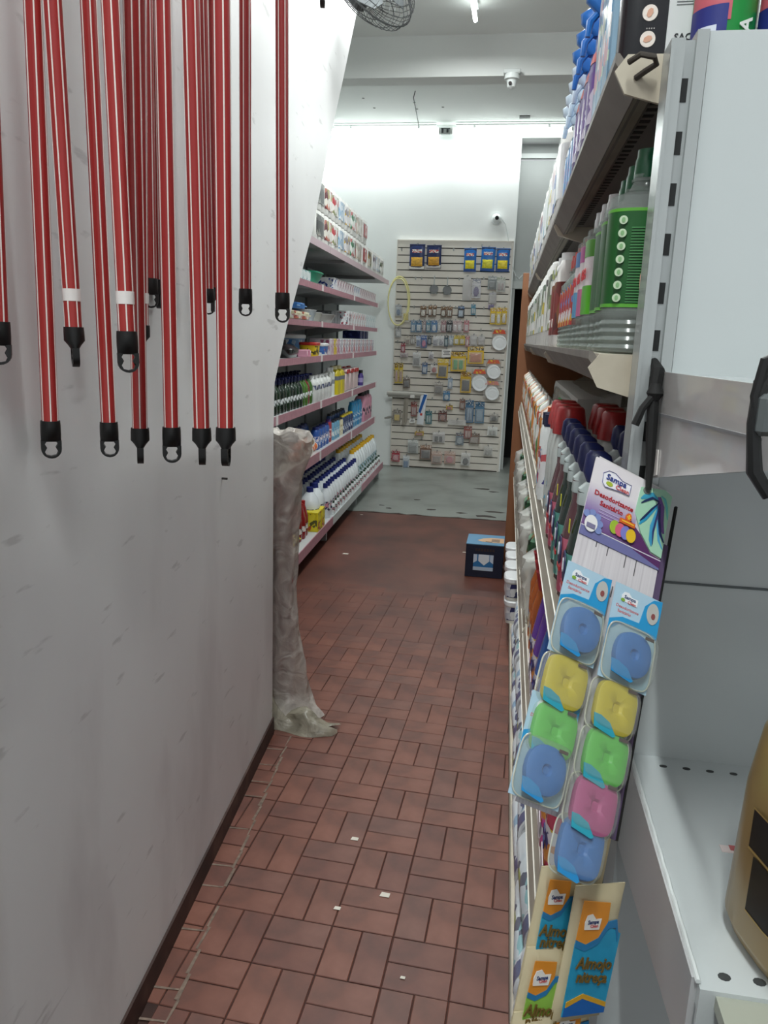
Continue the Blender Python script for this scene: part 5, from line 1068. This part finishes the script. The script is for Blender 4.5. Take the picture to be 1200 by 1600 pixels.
for r_ in range(3):
    for i in range(3): rput(krc, 'white softener bottle with big red cap, %s row, %s from near' % (ORD[r_], ORD[i]), 'red capped softener', .128 + .078 * r_, 1.515 + .085 * i - .06 * r_, 1.04)
kgt = Kind('green_topped_pack', 'pack'); kgt.add('card', prism([(-.05, .16), (.05, .16), (.05, .235), (-.05, .235)], .003), M('#1f8a4a', .4)); kgt.add('bottle', merge(mv(loft([(0, .02, .018), (.16, .02, .018), (.175, .012, .012)], 14), -.024, -.02, 0), mv(loft([(0, .02, .018), (.16, .02, .018), (.175, .012, .012)], 14), .024, -.02, 0)), M('#dfe3e2', .35)); kgt.add('cap', merge(mv(cyl(.015, .172, .2, 12), -.024, -.02, 0), mv(cyl(.015, .172, .2, 12), .024, -.02, 0)), M('#161a40', .35)); kgt.add('label', merge(mv(loft([(.03, .0206, .0186), (.12, .0206, .0186)], 14, cap=False), -.024, -.02, 0), mv(loft([(.03, .0206, .0186), (.12, .0206, .0186)], 14, cap=False), .024, -.02, 0)), PM(['#e6e6e8', '#c85a60', '#3a3a86', '#8fc0dc', '#e6e6e8'], 40))
rput(kgt, 'twin white bottles with navy caps on a green card', 'twin bottle pack', .128, 1.83, 1.04)
rput(flask('#2a2a6a', '#30206a', .06, .04, .17, ['#2a2a6a', '#d8c83a', '#3a3a7a', '#e6e2e2']), 'navy and yellow bottle beside the green card pack', 'navy and yellow bottle', .112, 1.93, 1.04)
rput(flask('#d8602a', '#d8602a', .05, .04, .2, ['#d8602a', '#e8e2da', '#e07a3a']), 'orange bottle beside the green card pack', 'orange bottle', .125, 2.0, 1.04)
PO = [Kind('snack_pouch', 'pouch') for _ in range(3)]
for k, cs in zip(PO, (['#e6e2da', '#d88a3a', '#4a4038', '#e6e2da', '#d8b0a0'], ['#e8e8e4', '#c8583a', '#e8e8e4', '#5f8a4a'], ['#e4e6e2', '#e0a04a', '#3a3430', '#e4e6e2'])):
    k.add('pouch', pillow(.13, .2, .06, 8, 10, 6), PM(cs, 26)); k.add('seal', cbox(.13, .003, .012, 0, 0, .195), M('#d8d8d4', .3))
for i in range(13): rput(PO[i % 3], 'white and orange pouch on the gondola middle shelf, %s from near' % ORD[i], 'pouches on the gondola middle shelf', .128, 2.1 + .195 * i, 1.04)
t = thing('wrapped_multipack', 'large multipack in cloudy film above the pouches', 'multipack', None, (.27, 2.35, 1.04), (0, 0, FR))
obj('contents', rbox(.9, .2, .235, .02, 2), M('#b4b4b0', .5), t, True); obj('film', mv(pillow(.98, .25, .24, 18, 8, 5, .05), 0, 0, 0), CLEAR('#e6e6e2', .4, .1), t, True)
# --- shelf z .63
def girando(c, capc):
    k = Kind('detergent_bottle', 'bottle')
    k.add('body', loft([(0, .038, .032), (.008, .043, .037), (.12, .043, .037), (.17, .032, .028), (.215, .018, .018)], 22, 2.6), M(c, .22, coat=.4)); k.add('cap', loft([(.213, .02, .02), (.24, .018, .018), (.246, .01, .01)], 16), M(capc, .3))
    l = k.add('label', loft([(.02, .0438, .0378), (.115, .0438, .0378)], 22, 2.6, False), PM(['#e4dfe6', '#d88a3a', '#3a3a7a', '#e4dfe6', '#d8b83a', c], 45))
    k.add('lettering', mv(txt('G', .045, .0006, bold=.015), 0, -.0386, .085), M('#23306e', .4), l); k.add('panel', prism([(-.024, .03), (.02, .024), (.026, .055), (-.02, .06)], .0012, 'xz', -.0392), M('#d2ccd2', .4), l); return k
GI = [('pink', girando('#d2559c', '#e6e2e6')), ('pink', girando('#d04a96', '#e6e2e6')), ('crimson', girando('#b83050', '#e6e2e6')), ('white', girando('#dcdad6', '#e6e6e4')), ('blue', girando('#2a66b8', '#2a66b8')), ('purple', girando('#6a3aa8', '#6a3aa8'))]
for i, (y, w) in enumerate([(.985, 2), (1.085, 0), (1.185, 1), (1.285, 3), (1.385, 4), (1.485, 4), (1.585, 5), (1.685, 5)]):
    rput(GI[w][1], '%s detergent bottle with orange label, %s from near on the low gondola shelf' % (GI[w][0], ORD[i]), 'detergent bottles on the low gondola shelf', .135, y, .63)
kred = bottle('cleaner_bottle', 'bottle', [(0, .034, .028), (.15, .036, .03), (.19, .018, .018)], M('#b8602a', .25), loft([(.188, .018, .018), (.235, .028, .028)], 16), M('#b3202a', .3), (.03, .11, PM(['#e0d0b0', '#c86a2a', '#8a3a20', '#5a78a8'], 40)))
for i in range(3): rput(kred, 'orange cleaner bottle with flared red cap, %s from near' % ORD[i], 'orange cleaner bottles', .13, 1.79 + .09 * i, .63)
kcb = Kind('clear_sack', 'bag'); kcb.add('bag', pillow(.15, .2, .09, 8, 8, 7, .25), CLEAR('#f2f2ee', .45, .12)); kcb.add('contents', merge(*[mv(loft([(0, .028, .028), (.15, .03, .03)], 12), dx, 0, .012) for dx in (-.035, .035)]), M('#d8d8d2', .5))
kgr = Kind('green_pouch', 'pouch'); kgr.add('pouch', pillow(.14, .21, .06, 8, 8, 9), PM(['#2f5a3a', '#1c2c20', '#7aa88a', '#e0e4da', '#c88a3a'], 30)); kgr.add('seal', cbox(.14, .003, .01, 0, 0, .205), M('#3a5a44', .3))
for i in range(12): rput((kcb, kgr)[i % 3 == 1], '%s on the low gondola shelf, %s from the orange bottles' % (('clear sack', 'green printed pouch')[i % 3 == 1], ORD[i]), 'sacks on the low gondola shelf', .13, 2.12 + .195 * i, .63)
# --- base deck z .12: long wrapped packs lying along the edge
def longpack(L, r, cols, band):
    k = Kind('wrapped_roll_pack', 'paper pack')
    k.add('rolls', merge(*[xf(loft([(0, r * .9, r * .9), (.006, r, r), (L / 3 - .01, r, r), (L / 3 - .004, r * .9, r * .9)], 18), Matrix.Translation((-L / 2 + L / 3 * q, 0, r)) @ Matrix.Rotation(PI / 2, 4, 'Y')) for q in range(3)]), M('#dfe6ec', .5))
    k.add('print', xf(loft([(-L * .26, r * 1.012, r * 1.012), (L * .3, r * 1.012, r * 1.012)], 20, cap=False), Matrix.Translation((0, 0, r)) @ Matrix.Rotation(PI / 2, 4, 'Y')), PM(cols, 26))
    k.add('band', xf(loft([(L * .33, r * 1.016, r * 1.016), (L * .46, r * 1.016, r * 1.016)], 20, cap=False), Matrix.Translation((0, 0, r)) @ Matrix.Rotation(PI / 2, 4, 'Y')), M(band, .3))
    k.add('film', xf(loft([(-L * .53, r * .3, r * .3), (-L * .5, r * 1.02, r * 1.02), (L * .5, r * 1.02, r * 1.02), (L * .53, r * .3, r * .3)], 20), Matrix.Translation((0, 0, r)) @ Matrix.Rotation(PI / 2, 4, 'Y')), CLEAR('#ffffff', .14, .08)); return k
LPK = [longpack(.30, .055, ['#dfe8f0', '#e6eef4', '#8fb8d8', '#dfe8f0', '#2a3a78'], '#22307a'), longpack(.30, .055, ['#d6e2ea', '#3a4a6a', '#e2ecf2', '#a8b84a', '#8fc8d0'], '#24407c')]
for i in range(7):
    for tier in (0, 1): rput(LPK[i % 2], 'white and blue roll pack on the gondola base, %s tier, %s from near' % (('lower', 'upper')[tier], ORD[i]), 'roll packs on the gondola base', .150 + .004 * tier, 1.08 + .325 * i, .121 + .112 * tier)
kwt = tub(.13, .12, .11, '#dcdcd6', '#e6e8ea', ['#e4e6ea', '#2a3068', '#e4e6ea', '#c8ccd6'])
for i, (x, y, z) in enumerate([(.122, 3.46, .12), (.115, 3.46, .232), (.122, 3.64, .12), (.118, 3.64, .232), (.122, 3.82, .12), (.12, 3.82, .232), (.122, 4.0, .12), (.12, 4.0, .232)]):
    kwt.put('white square tub with navy print stacked on the gondola base, %s stack, %s' % (ORD[i // 2], ('bottom', 'top')[i % 2]), 'white tubs on the gondola base', (x, y, z), FR + rnd.uniform(-.1, .1))

# ------------------------------------------------------------------ hanging card of toilet blocks, strapped to the post
TL, TR, BL = Vector((.1017, .8391, 1.2823)), Vector((.1891, .862, 1.2417)), Vector((.0587, .6059, .9754))
ex = (TR - TL).normalized(); dn = (BL - TL); dn = (dn - ex * dn.dot(ex)).normalized(); nrm = ex.cross(dn)      # into the scene
if nrm.y < 0: nrm = -nrm
CW, CL = .098, .365
MW = Matrix(((ex.x, nrm.x, -dn.x, TL.x), (ex.y, nrm.y, -dn.y, TL.y), (ex.z, nrm.z, -dn.z, TL.z), (0, 0, 0, 1)))   # local x across, -y to the shopper, z up the card
def cm(s, t, lift=0., roll=0.): return MW @ Matrix.Translation((s, -lift, -t)) @ Matrix.Rotation(roll, 4, 'Y')
card = thing('display_card', 'tall white display card hanging by a black strap from the post', 'card', None, mw=MW)
obj('card_sheet', box(0, CW, 0, .0012, -CL, 0), ramp_mat('ribbed_card', ['#b9b2b8', '#cfc9cd', '#d8d3d6'], [.3, .5, .75], 60, (6, 1, .05), .5), card)
hd = obj('header', box(0, CW * .62, -.0012, 0, -.082, 0), M('#e2dcdc', .45), card)
def hmat():
    m = bpy.data.materials.new('header_print'); m.use_nodes = True; nt = m.node_tree; b = nt.nodes['Principled BSDF']; b.inputs['Roughness'].default_value = .35
    tc = nt.nodes.new('ShaderNodeTexCoord'); sp = nt.nodes.new('ShaderNodeSeparateXYZ'); nt.links.new(tc.outputs['Object'], sp.inputs[0])
    r = nt.nodes.new('ShaderNodeMapRange'); r.inputs[1].default_value = -.09; r.inputs[2].default_value = -.03; nt.links.new(sp.outputs[2], r.inputs[0])
    cr = nt.nodes.new('ShaderNodeValToRGB'); e = cr.color_ramp.elements
    e[0].position = 0; e[0].color = lin('#5a2f62'); e[1].position = 1; e[1].color = lin('#e0dade'); q = e.new(.45); q.color = lin('#8a72a8')
    nt.links.new(r.outputs[0], cr.inputs[0]); nt.links.new(cr.outputs[0], b.inputs['Base Color']); return m
hd.data.materials[0] = hmat()
sw = obj('swirl_panel', prism([(CW * .60, -.010), (CW * .90, -.0), (CW, -.004), (CW, -.08), (CW * .86, -.078), (CW * .70, -.062), (CW * .585, -.042)], .0012, 'xz', -.0022), M('#a3cdb2', .35), hd)
def swirl(p, r, c, y):
    g = tube([(CW * a, y, b) for a, b in p], r, 8)
    obj('swirl', ([(x, y + (yy - y) * .12, z) for x, yy, z in g[0]], g[1]), M(c, .35), sw, True)
for p, r, c, y in [([(.84, -.016), (.76, -.013), (.66, -.02), (.62, -.024)], [.0012, .003, .0026, .0008], '#3f9ab8', -.0026),
                   ([(.85, -.018), (.76, -.017), (.67, -.025), (.63, -.029)], [.0008, .0016, .0012, .0005], '#1f2f55', -.003),
                   ([(.85, -.02), (.79, -.03), (.71, -.045), (.66, -.054)], [.001, .0024, .0026, .0008], '#2f94bc', -.0026), ([(.85, -.019), (.77, -.031), (.69, -.045), (.655, -.05)], [.0006, .0012, .0012, .0004], '#1d2c55', -.003),
                   ([(.86, -.02), (.84, -.035), (.815, -.05), (.83, -.066), (.85, -.072)], [.001, .002, .0024, .0022, .0006], '#3f94bc', -.0026), ([(.86, -.02), (.85, -.04), (.84, -.055), (.86, -.07)], [.0006, .0012, .0012, .0004], '#30386a', -.003),
                   ([(.84, -.012), (.88, -.022), (.91, -.04), (.97, -.052)], [.002, .0045, .004, .0012], '#6a4a86', -.0026), ([(.87, -.02), (.89, -.04), (.93, -.054), (.99, -.062)], [.0008, .0018, .0018, .0008], '#22305c', -.003),
                   ([(.87, -.024), (.885, -.046), (.93, -.062), (.99, -.07)], [.0006, .0016, .0016, .0006], '#4f9cc0', -.0026), ([(.86, -.01), (.91, -.012), (.95, -.02), (.985, -.034)], [.0008, .0018, .0016, .0006], '#5fb4b0', -.003)]: swirl(p, r, c, y)
obj('purple_corner', prism([(CW * .62, -.084), (CW * .5, -.05), (CW * .7, -.064), (CW * .86, -.08), (CW, -.082), (CW, -.092)], .001, 'xz', -.0018), M('#5a2f62', .4), hd)
obj('blue_stripe', box(0, CW, -.0016, 0, -.094, -.083), M('#6f70a0', .4), hd)
obj('stripe_edge', box(0, CW, -.002, -.0014, -.0838, -.0828), M('#dcd8e2', .4), hd)
lg = obj('logo_cloud', mv(prism([(-.017, -.006), (-.013, -.01), (.004, -.0075), (.017, -.007), (.0175, .006), (.006, .006), (-.004, .011), (-.012, .0105), (-.018, .005)], .0008, 'xz', -.0024), .029, 0, -.021), M('#eceaf0', .4), hd)
obj('logo_outline', mv(tube([(x, -.0028, z) for x, z in [(-.017, -.006), (-.013, -.01), (.004, -.0075), (.017, -.007), (.0175, .006), (.006, .006), (-.004, .011), (-.012, .0105), (-.018, .005)]], .0005, 4, True), .029, 0, -.021), M('#6a6a9a', .4), hd)
obj('logo_name', mv(txt('Sampa', .0098, .0003, bold=.01, shear=.1), .0275, -.0034, -.0185), M('#2f3f8c', .4), hd)
obj('logo_word', mv(txt('Clean', .0072, .0003, bold=.01), .0365, -.0034, -.0255), M('#d05a5a', .4), hd)
obj('logo_leaf', mv(xf(loft([(0, .0042, .0026), (.0006, .0042, .0026)], 12), Matrix.Rotation(PI / 2, 4, 'X')), .0205, -.0026, -.0255), M('#a8b83a', .4), hd)
obj('title', merge(mv(txt('Desodorizante', .0081, .0003, bold=.014), .0305, -.0018, -.0415), mv(txt('Sanit\u00e1rio', .0081, .0003, bold=.014), .0295, -.0018, -.0510)), M('#b42a34', .4), hd)
obj('small_print', merge(*[box(.016, .042, -.0018, -.001, -.0585 - .0035 * q, -.0575 - .0035 * q) for q in range(3)]), M('#b8a8cc', .4), hd)
fp = obj('flower_petals', merge(*[mv(xf(loft([(0, .0042, .0042), (.0006, .0042, .0042)], 12), Matrix.Rotation(PI / 2, 4, 'X')), .0095 + .0105 * math.cos(a), -.0022, -.079 + .0125 * math.sin(a)) for a in (-.3, .3, .95, 1.6, 2.25)]), M('#7c8cc0', .4), hd)
obj('flower_centre', mv(xf(loft([(0, .0075, .0095), (.0008, .0075, .0095)], 18), Matrix.Rotation(PI / 2, 4, 'X')), .0095, -.0028, -.079), M('#e6e4e4', .4), fp)
obj('flower_goods', box(.0045, .0145, -.0045, -.0035, -.0845, -.0795), M('#7f7a98', .4), fp)
for dx, c in ((.037, '#9cb83a'), (.0435, '#d2607c'), (.050, '#7a7cc4'), (.0565, '#e0b82a')):
    obj('scent_dot', mv(xf(loft([(0, .0058, .0078), (.0008, .0058, .0078)], 18), Matrix.Rotation(PI / 2, 4, 'X')), dx, -.0022 - .0006 * (dx - .037) / .0065, -.0705 - (dx - .037) * .12), M(c, .4), hd)
sg = obj('orange_sign', merge(box(.041, .0595, -.004, -.0022, -.0625, -.0572), mv(xf(loft([(0, .0034, .0048), (.0018, .0034, .0048)], 14), Matrix.Rotation(PI / 2, 4, 'X')), .0505, -.0022, -.053)), M('#d8662a', .4), hd)
obj('plus', merge(box(.0497, .0513, -.0046, -.004, -.056, -.0505), box(.0482, .0528, -.0046, -.004, -.0541, -.0525)), M('#f0c83a', .4), sg)
obj('sign_text', box(.043, .0575, -.0046, -.004, -.0607, -.059), M('#f0b83a', .4), sg)
obj('staple_slit', merge(*[box(s, s + .0008, -.0004, 0, -.10 - .004 * q, -.088) for q, s in enumerate((.022, .036, .058, .071))], *[box(s, s + .001, -.0004, 0, -t - .012, -t) for s, t in ((.024, .128), (.05, .133), (.070, .14))], box(.029, .043, -.0004, 0, -.1345, -.133), box(.0365, .0378, -.0004, 0, -.140, -.127), box(.078, .09, -.0004, 0, -.1455, -.1437)), M('#4a474a', .7), card)
obj('ink_stamp', merge(*[box(.066 + .002 * (q % 2), .069 + .002 * (q % 2), -.0004, 0, -.146 + .0022 * q, -.1444 + .0022 * q) for q in range(5)]), M('#1f1d1f', .7), card)
obj('purple_edge', box(CW + .0005, CW + .010, .002, .0032, -CL, -.06), M('#5c4c6a', .4), card)
obj('black_edge', box(CW + .009, CW + .0115, .0015, .0045, -CL, -.01), M('#131214', .5), card)
obj('second_card', xf(box(.006, CW + .004, .004, .0052, -.30, .006), Matrix.Rotation(.02, 4, 'Y')), M('#d6d2d2', .5), card)
obj('hole', mv(xf(cyl(.0042, 0, .0006, 14), Matrix.Rotation(PI / 2, 4, 'X')), .0655, -.0026, -.012), M('#6a6d6a', .6), card)
st = thing('black_strap', 'black cloth strap tying the display card to the slotted post', 'strap', None, (.157, .865, 1.33))
hp = MW @ Vector((.0655, -.006, -.012)) - Vector((.157, .865, 1.33))
obj('strap', tube([(.0, .012, .055), (.002, -.006, .045), (-.001, -.012, .02), tuple((Vector((-.001, -.012, .02)) * .55 + hp * .45)), tuple(hp)], [.004, .0075, .006, .006, .003], 8), M('#141414', .75, bump=.2), st, True)
obj('knot', mv(loft([(-.009, .004, .004), (0, .009, .009), (.010, .005, .005)], 12), .0, -.014, .022), M('#191919', .75), st, True)
obj('loose_end', tube([(-.002, -.016, .02), (-.012, -.02, .006), (-.018, -.02, -.012)], [.0035, .004, .0045], 7), M('#161616', .75), st, True)
# blister packs: header, tray, block
def blister(col, label, s, t, w=.051, h=.085, lift=.004, roll=0., back=True, head=True):
    o = thing('blister_pack', label, 'blister pack', 'toilet block blisters on the display card', mw=cm(s, t, lift, roll))
    BL_ = M('#2a92c8', .35)
    if head:
        a = obj('backing', prism([(0, -h), (w, -h), (w, 0), (0, 0)], .0008), M('#a9c6d8', .45), o)
        obj('blue_arch', prism([(0, -h * .40), (w * .25, -h * .335), (w * .6, -h * .325), (w * .66, -h * .12), (w * .82, -.002), (w, 0), (w, -h * .42), (w * .5, -h * .38), (w * .2, -h * .42), (w * .05, -h * .5), (0, -h * .7)], .0006, 'xz', -.0008), BL_, a)
        obj('oval_window', mv(xf(loft([(0, w * .125, h * .115), (.0006, w * .125, h * .115)], 18), Matrix.Rotation(PI / 2, 4, 'X')), w * .83, -.001, -h * .175), M('#b4b4b0', .5), a)
        obj('oval_dot', mv(xf(loft([(0, .0022, .0032), (.0006, .0022, .0032)], 10), Matrix.Rotation(PI / 2, 4, 'X')), w * .84, -.0016, -h * .2), M('#8a4a48', .5), a)
        obj('logo', mv(prism([(-.009, -.004), (.009, -.0045), (.0095, .003), (.002, .003), (-.002, .0065), (-.007, .006), (-.0095, .002)], .0006, 'xz', -.0006), w * .33, 0, -h * .13), M('#e4e6ea', .4), a)
        obj('logo_name', mv(txt('Sampa', .0052, .0002, bold=.012), w * .33, -.0008, -h * .12), M('#2a3a6a', .4), a)
        obj('logo_word', mv(txt('Clean', .0042, .0002, bold=.012), w * .38, -.0008, -h * .165), M('#c85a5a', .4), a)
        obj('logo_leaf', mv(xf(loft([(0, .0024, .0018), (.0004, .0024, .0018)], 10), Matrix.Rotation(PI / 2, 4, 'X')), w * .19, -.0006, -h * .16), M('#7fa63a', .4), a)
        obj('title', merge(mv(txt('Desodorizante', .0044, .0002), w * .32, -.0002, -h * .235), mv(txt('Sanit\u00e1rio', .0044, .0002), w * .27, -.0002, -h * .285)), M('#cf6a6a', .45), a)
    zc = -h * .70
    rb, nb = (1., 2.3) if head else (1.1, 3.6)
    obj('block', mv(xf(loft([(zz, a_ * rb, b_ * rb) for zz, a_, b_ in ((0, .0185, .0205), (.004, .0205, .0225), (.009, .0195, .0215), (.0115, .014, .0155), (.0105, .005, .0055), (.008, .003, .0035))], 28, nb), Matrix.Rotation(PI / 2, 4, 'X')), w * .5, -.001, zc), M(col, .45), o, True)
    obj('blue_wave', prism([(w * .06, zc - .012), (w * .2, zc - .012), (w * .4, zc - .016), (w * .55, zc - .026), (w * .5, zc - .028), (w * .1, zc - .024)], .0006, 'xz', -.0125), M('#2a9ab0' if col != '#2f6cb0' else '#1f86c4', .35), o)
    obj('tray', mv(loft([(0, w * .5, h * .30), (.011, w * .46, h * .27), (.012, w * .43, h * .25)], 28, 5), 0, 0, 0) and xf(loft([(0, w * .5, h * .30), (.010, w * .46, h * .275), (.013, w * .42, h * .24)], 28, 5), Matrix.Translation((w * .5, -.001, zc)) @ Matrix.Rotation(PI / 2, 4, 'X')), CLEAR('#f2f4f2', .10, .10), o, True)
    obj('tray_rim', [None] and xf(tube([(w * .5 * math.copysign(abs(math.cos(a)) ** .4, math.cos(a)), h * .3 * math.copysign(abs(math.sin(a)) ** .4, math.sin(a)), .001) for a in [2 * PI * q / 40 for q in range(40)]], .0008, 5, True), Matrix.Translation((w * .5, -.001, zc)) @ Matrix.Rotation(PI / 2, 4, 'X')), CLEAR('#e2e2d6', .6, .2), o, True)
    obj('ink_mark', box(w * .62, w * .8, -.0142, -.0136, zc + .018, zc + .021), M('#5c5450', .6), o)
BLUE, YEL, GRE, PNK = '#2f6cb0', '#c4b01e', '#5cba48', '#b04a80'
blister(BLUE, 'blue block blister, top row left', -.010, .133, w=.051, h=.094, lift=.012)
blister(BLUE, 'blue block blister, top row right', .043, .135, w=.055, h=.098, lift=.018)
blister(YEL, 'yellow block blister, second row left', -.011, .192, lift=.006, head=False)
blister(YEL, 'yellow block blister, second row right', .042, .197, w=.053, lift=.010, head=False)
blister(GRE, 'green block blister, third row left', -.010, .238, lift=.004, head=False)
blister(GRE, 'green block blister, third row right', .043, .243, w=.053, lift=.008, head=False)
blister(BLUE, 'blue block blister, fourth row left with full header', -.013, .268, lift=.009, h=.094)
blister(PNK, 'pink block blister, fourth row right', .042, .287, w=.052, lift=.007, head=False)
blister(BLUE, 'blue block blister, bottom row right', .040, .325, lift=.003, head=False)
# bags of soap powder below
def soapbag(label, s, t, col, roll, w=.058, h=.125, lift=.012, text=('Almojo', 'nitre\u00e7a')):
    o = thing('soap_bag', label, 'bag', 'soap bags below the display card', mw=cm(s, t, lift, roll) @ Matrix.Translation((0, 0, -h)))
    g = mv(pillow(w, h, .016, 8, 12, int(t * 900)), w / 2, 0, 0)
    b_ = obj('bag', g, M('#bfb292', .4), o, True)
    obj('colour_panel', prism([(.004, .012), (w - .006, .010), (w - .004, h * .66), (w * .7, h * .72), (w * .5, h * .6), (.003, h * .62)], .0008, 'xz', -.0098), M(col, .35, noise=.15, nscale=40), o)
    obj('orange_top', prism([(.003, h * .64), (w * .25, h * .60), (w * .48, h * .63), (w * .62, h * .74), (w * .6, h * .9), (.004, h * .93)], .0008, 'xz', -.0102), M('#d88a2c', .4), o)
    obj('blue_wave', prism([(.003, h * .60), (w * .25, h * .56), (w * .5, h * .60), (w * .66, h * .71), (w * .8, h * .71), (w - .007, h * .6), (w - .007, h * .65), (w * .8, h * .77), (w * .62, h * .76), (w * .48, h * .65), (w * .25, h * .61), (.003, h * .65)], .0009, 'xz', -.0104), M('#2a76a8', .35), o)
    lo = obj('logo', mv(prism([(-.009, -.006), (.009, -.007), (.010, .003), (.003, .003), (-.002, .008), (-.008, .007), (-.010, .001)], .0006, 'xz', -.0112), w * .3, 0, h * .77), M('#e6e2dc', .4), o)
    obj('logo_name', mv(txt('Sampa', .0052, .0002, bold=.012), w * .3, -.0115, h * .775), M('#2a3a6a', .4), o)
    obj('logo_word', mv(txt('Clean', .0042, .0002), w * .33, -.0115, h * .745), M('#c85a5a', .4), o)
    obj('title', merge(mv(xf(txt(text[0], .0150, .0004, bold=.02), Matrix.Rotation(.12, 4, 'Y')), w * .5, -.0112, h * .46), mv(xf(txt(text[1], .0140, .0004, bold=.02), Matrix.Rotation(.12, 4, 'Y')), w * .5, -.0112, h * .36)), M('#6a5424', .5), o)
    obj('yellow_band', prism([(.006, h * .16), (w * .4, h * .21), (w - .006, h * .12), (w - .006, h * .155), (w * .4, h * .245), (.006, h * .2)], .0006, 'xz', -.0104), M('#c8982c', .4), o)
    obj('blue_foot', prism([(.005, .012), (w - .006, .010), (w - .006, h * .12), (w * .4, h * .21), (.005, h * .16)], .0006, 'xz', -.0102), M('#1f5ea6', .35), o)
TLb, TRb, BLb = Vector(BAG_O), Vector(BAG_X), Vector(BAG_D)
dn = (BLb - TLb).normalized(); ex = TRb - TLb; ex = (ex - dn * ex.dot(dn)).normalized(); nrm = ex.cross(dn)
if nrm.y < 0: nrm = -nrm
MW = Matrix(((ex.x, nrm.x, -dn.x, TLb.x), (ex.y, nrm.y, -dn.y, TLb.y), (ex.z, nrm.z, -dn.z, TLb.z), (0, 0, 0, 1)))
soapbag('blue soap bag with orange top, upper left below the card', .0, .0, '#2f9ac0', .0, w=.05, h=.105, lift=.004)
soapbag('large blue soap bag with orange top, nearest below the card', .028, .010, '#2a94bc', .0, w=.062, h=.128, lift=.022)
soapbag('green soap bag half under the blue ones', -.006, .07, '#8ab84a', .02, w=.05, h=.10, lift=.012)
soapbag('green soap bag at the bottom right', .036, .115, '#7fb04a', .0, w=.056, lift=.010)
soapbag('blue soap bag at the bottom left', -.012, .125, '#3f9cc4', .0, w=.05, lift=.018)
obj('backing_strip', xf(box(.055, .085, 0, .001, -.07, .06), MW), M('#cdbf9a', .5), card).matrix_parent_inverse = card.matrix_world.inverted()
t = thing('purple_packet', 'purple packet hanging behind the large blue soap bag', 'packet', None, mw=cm(.105, .13, -.012))
obj('packet', pillow(.03, .07, .012, 6, 6, 3), M('#6a3f78', .4), t, True); obj('seal', cbox(.03, .002, .01, 0, 0, .066), M('#c0b4c4', .4), t)
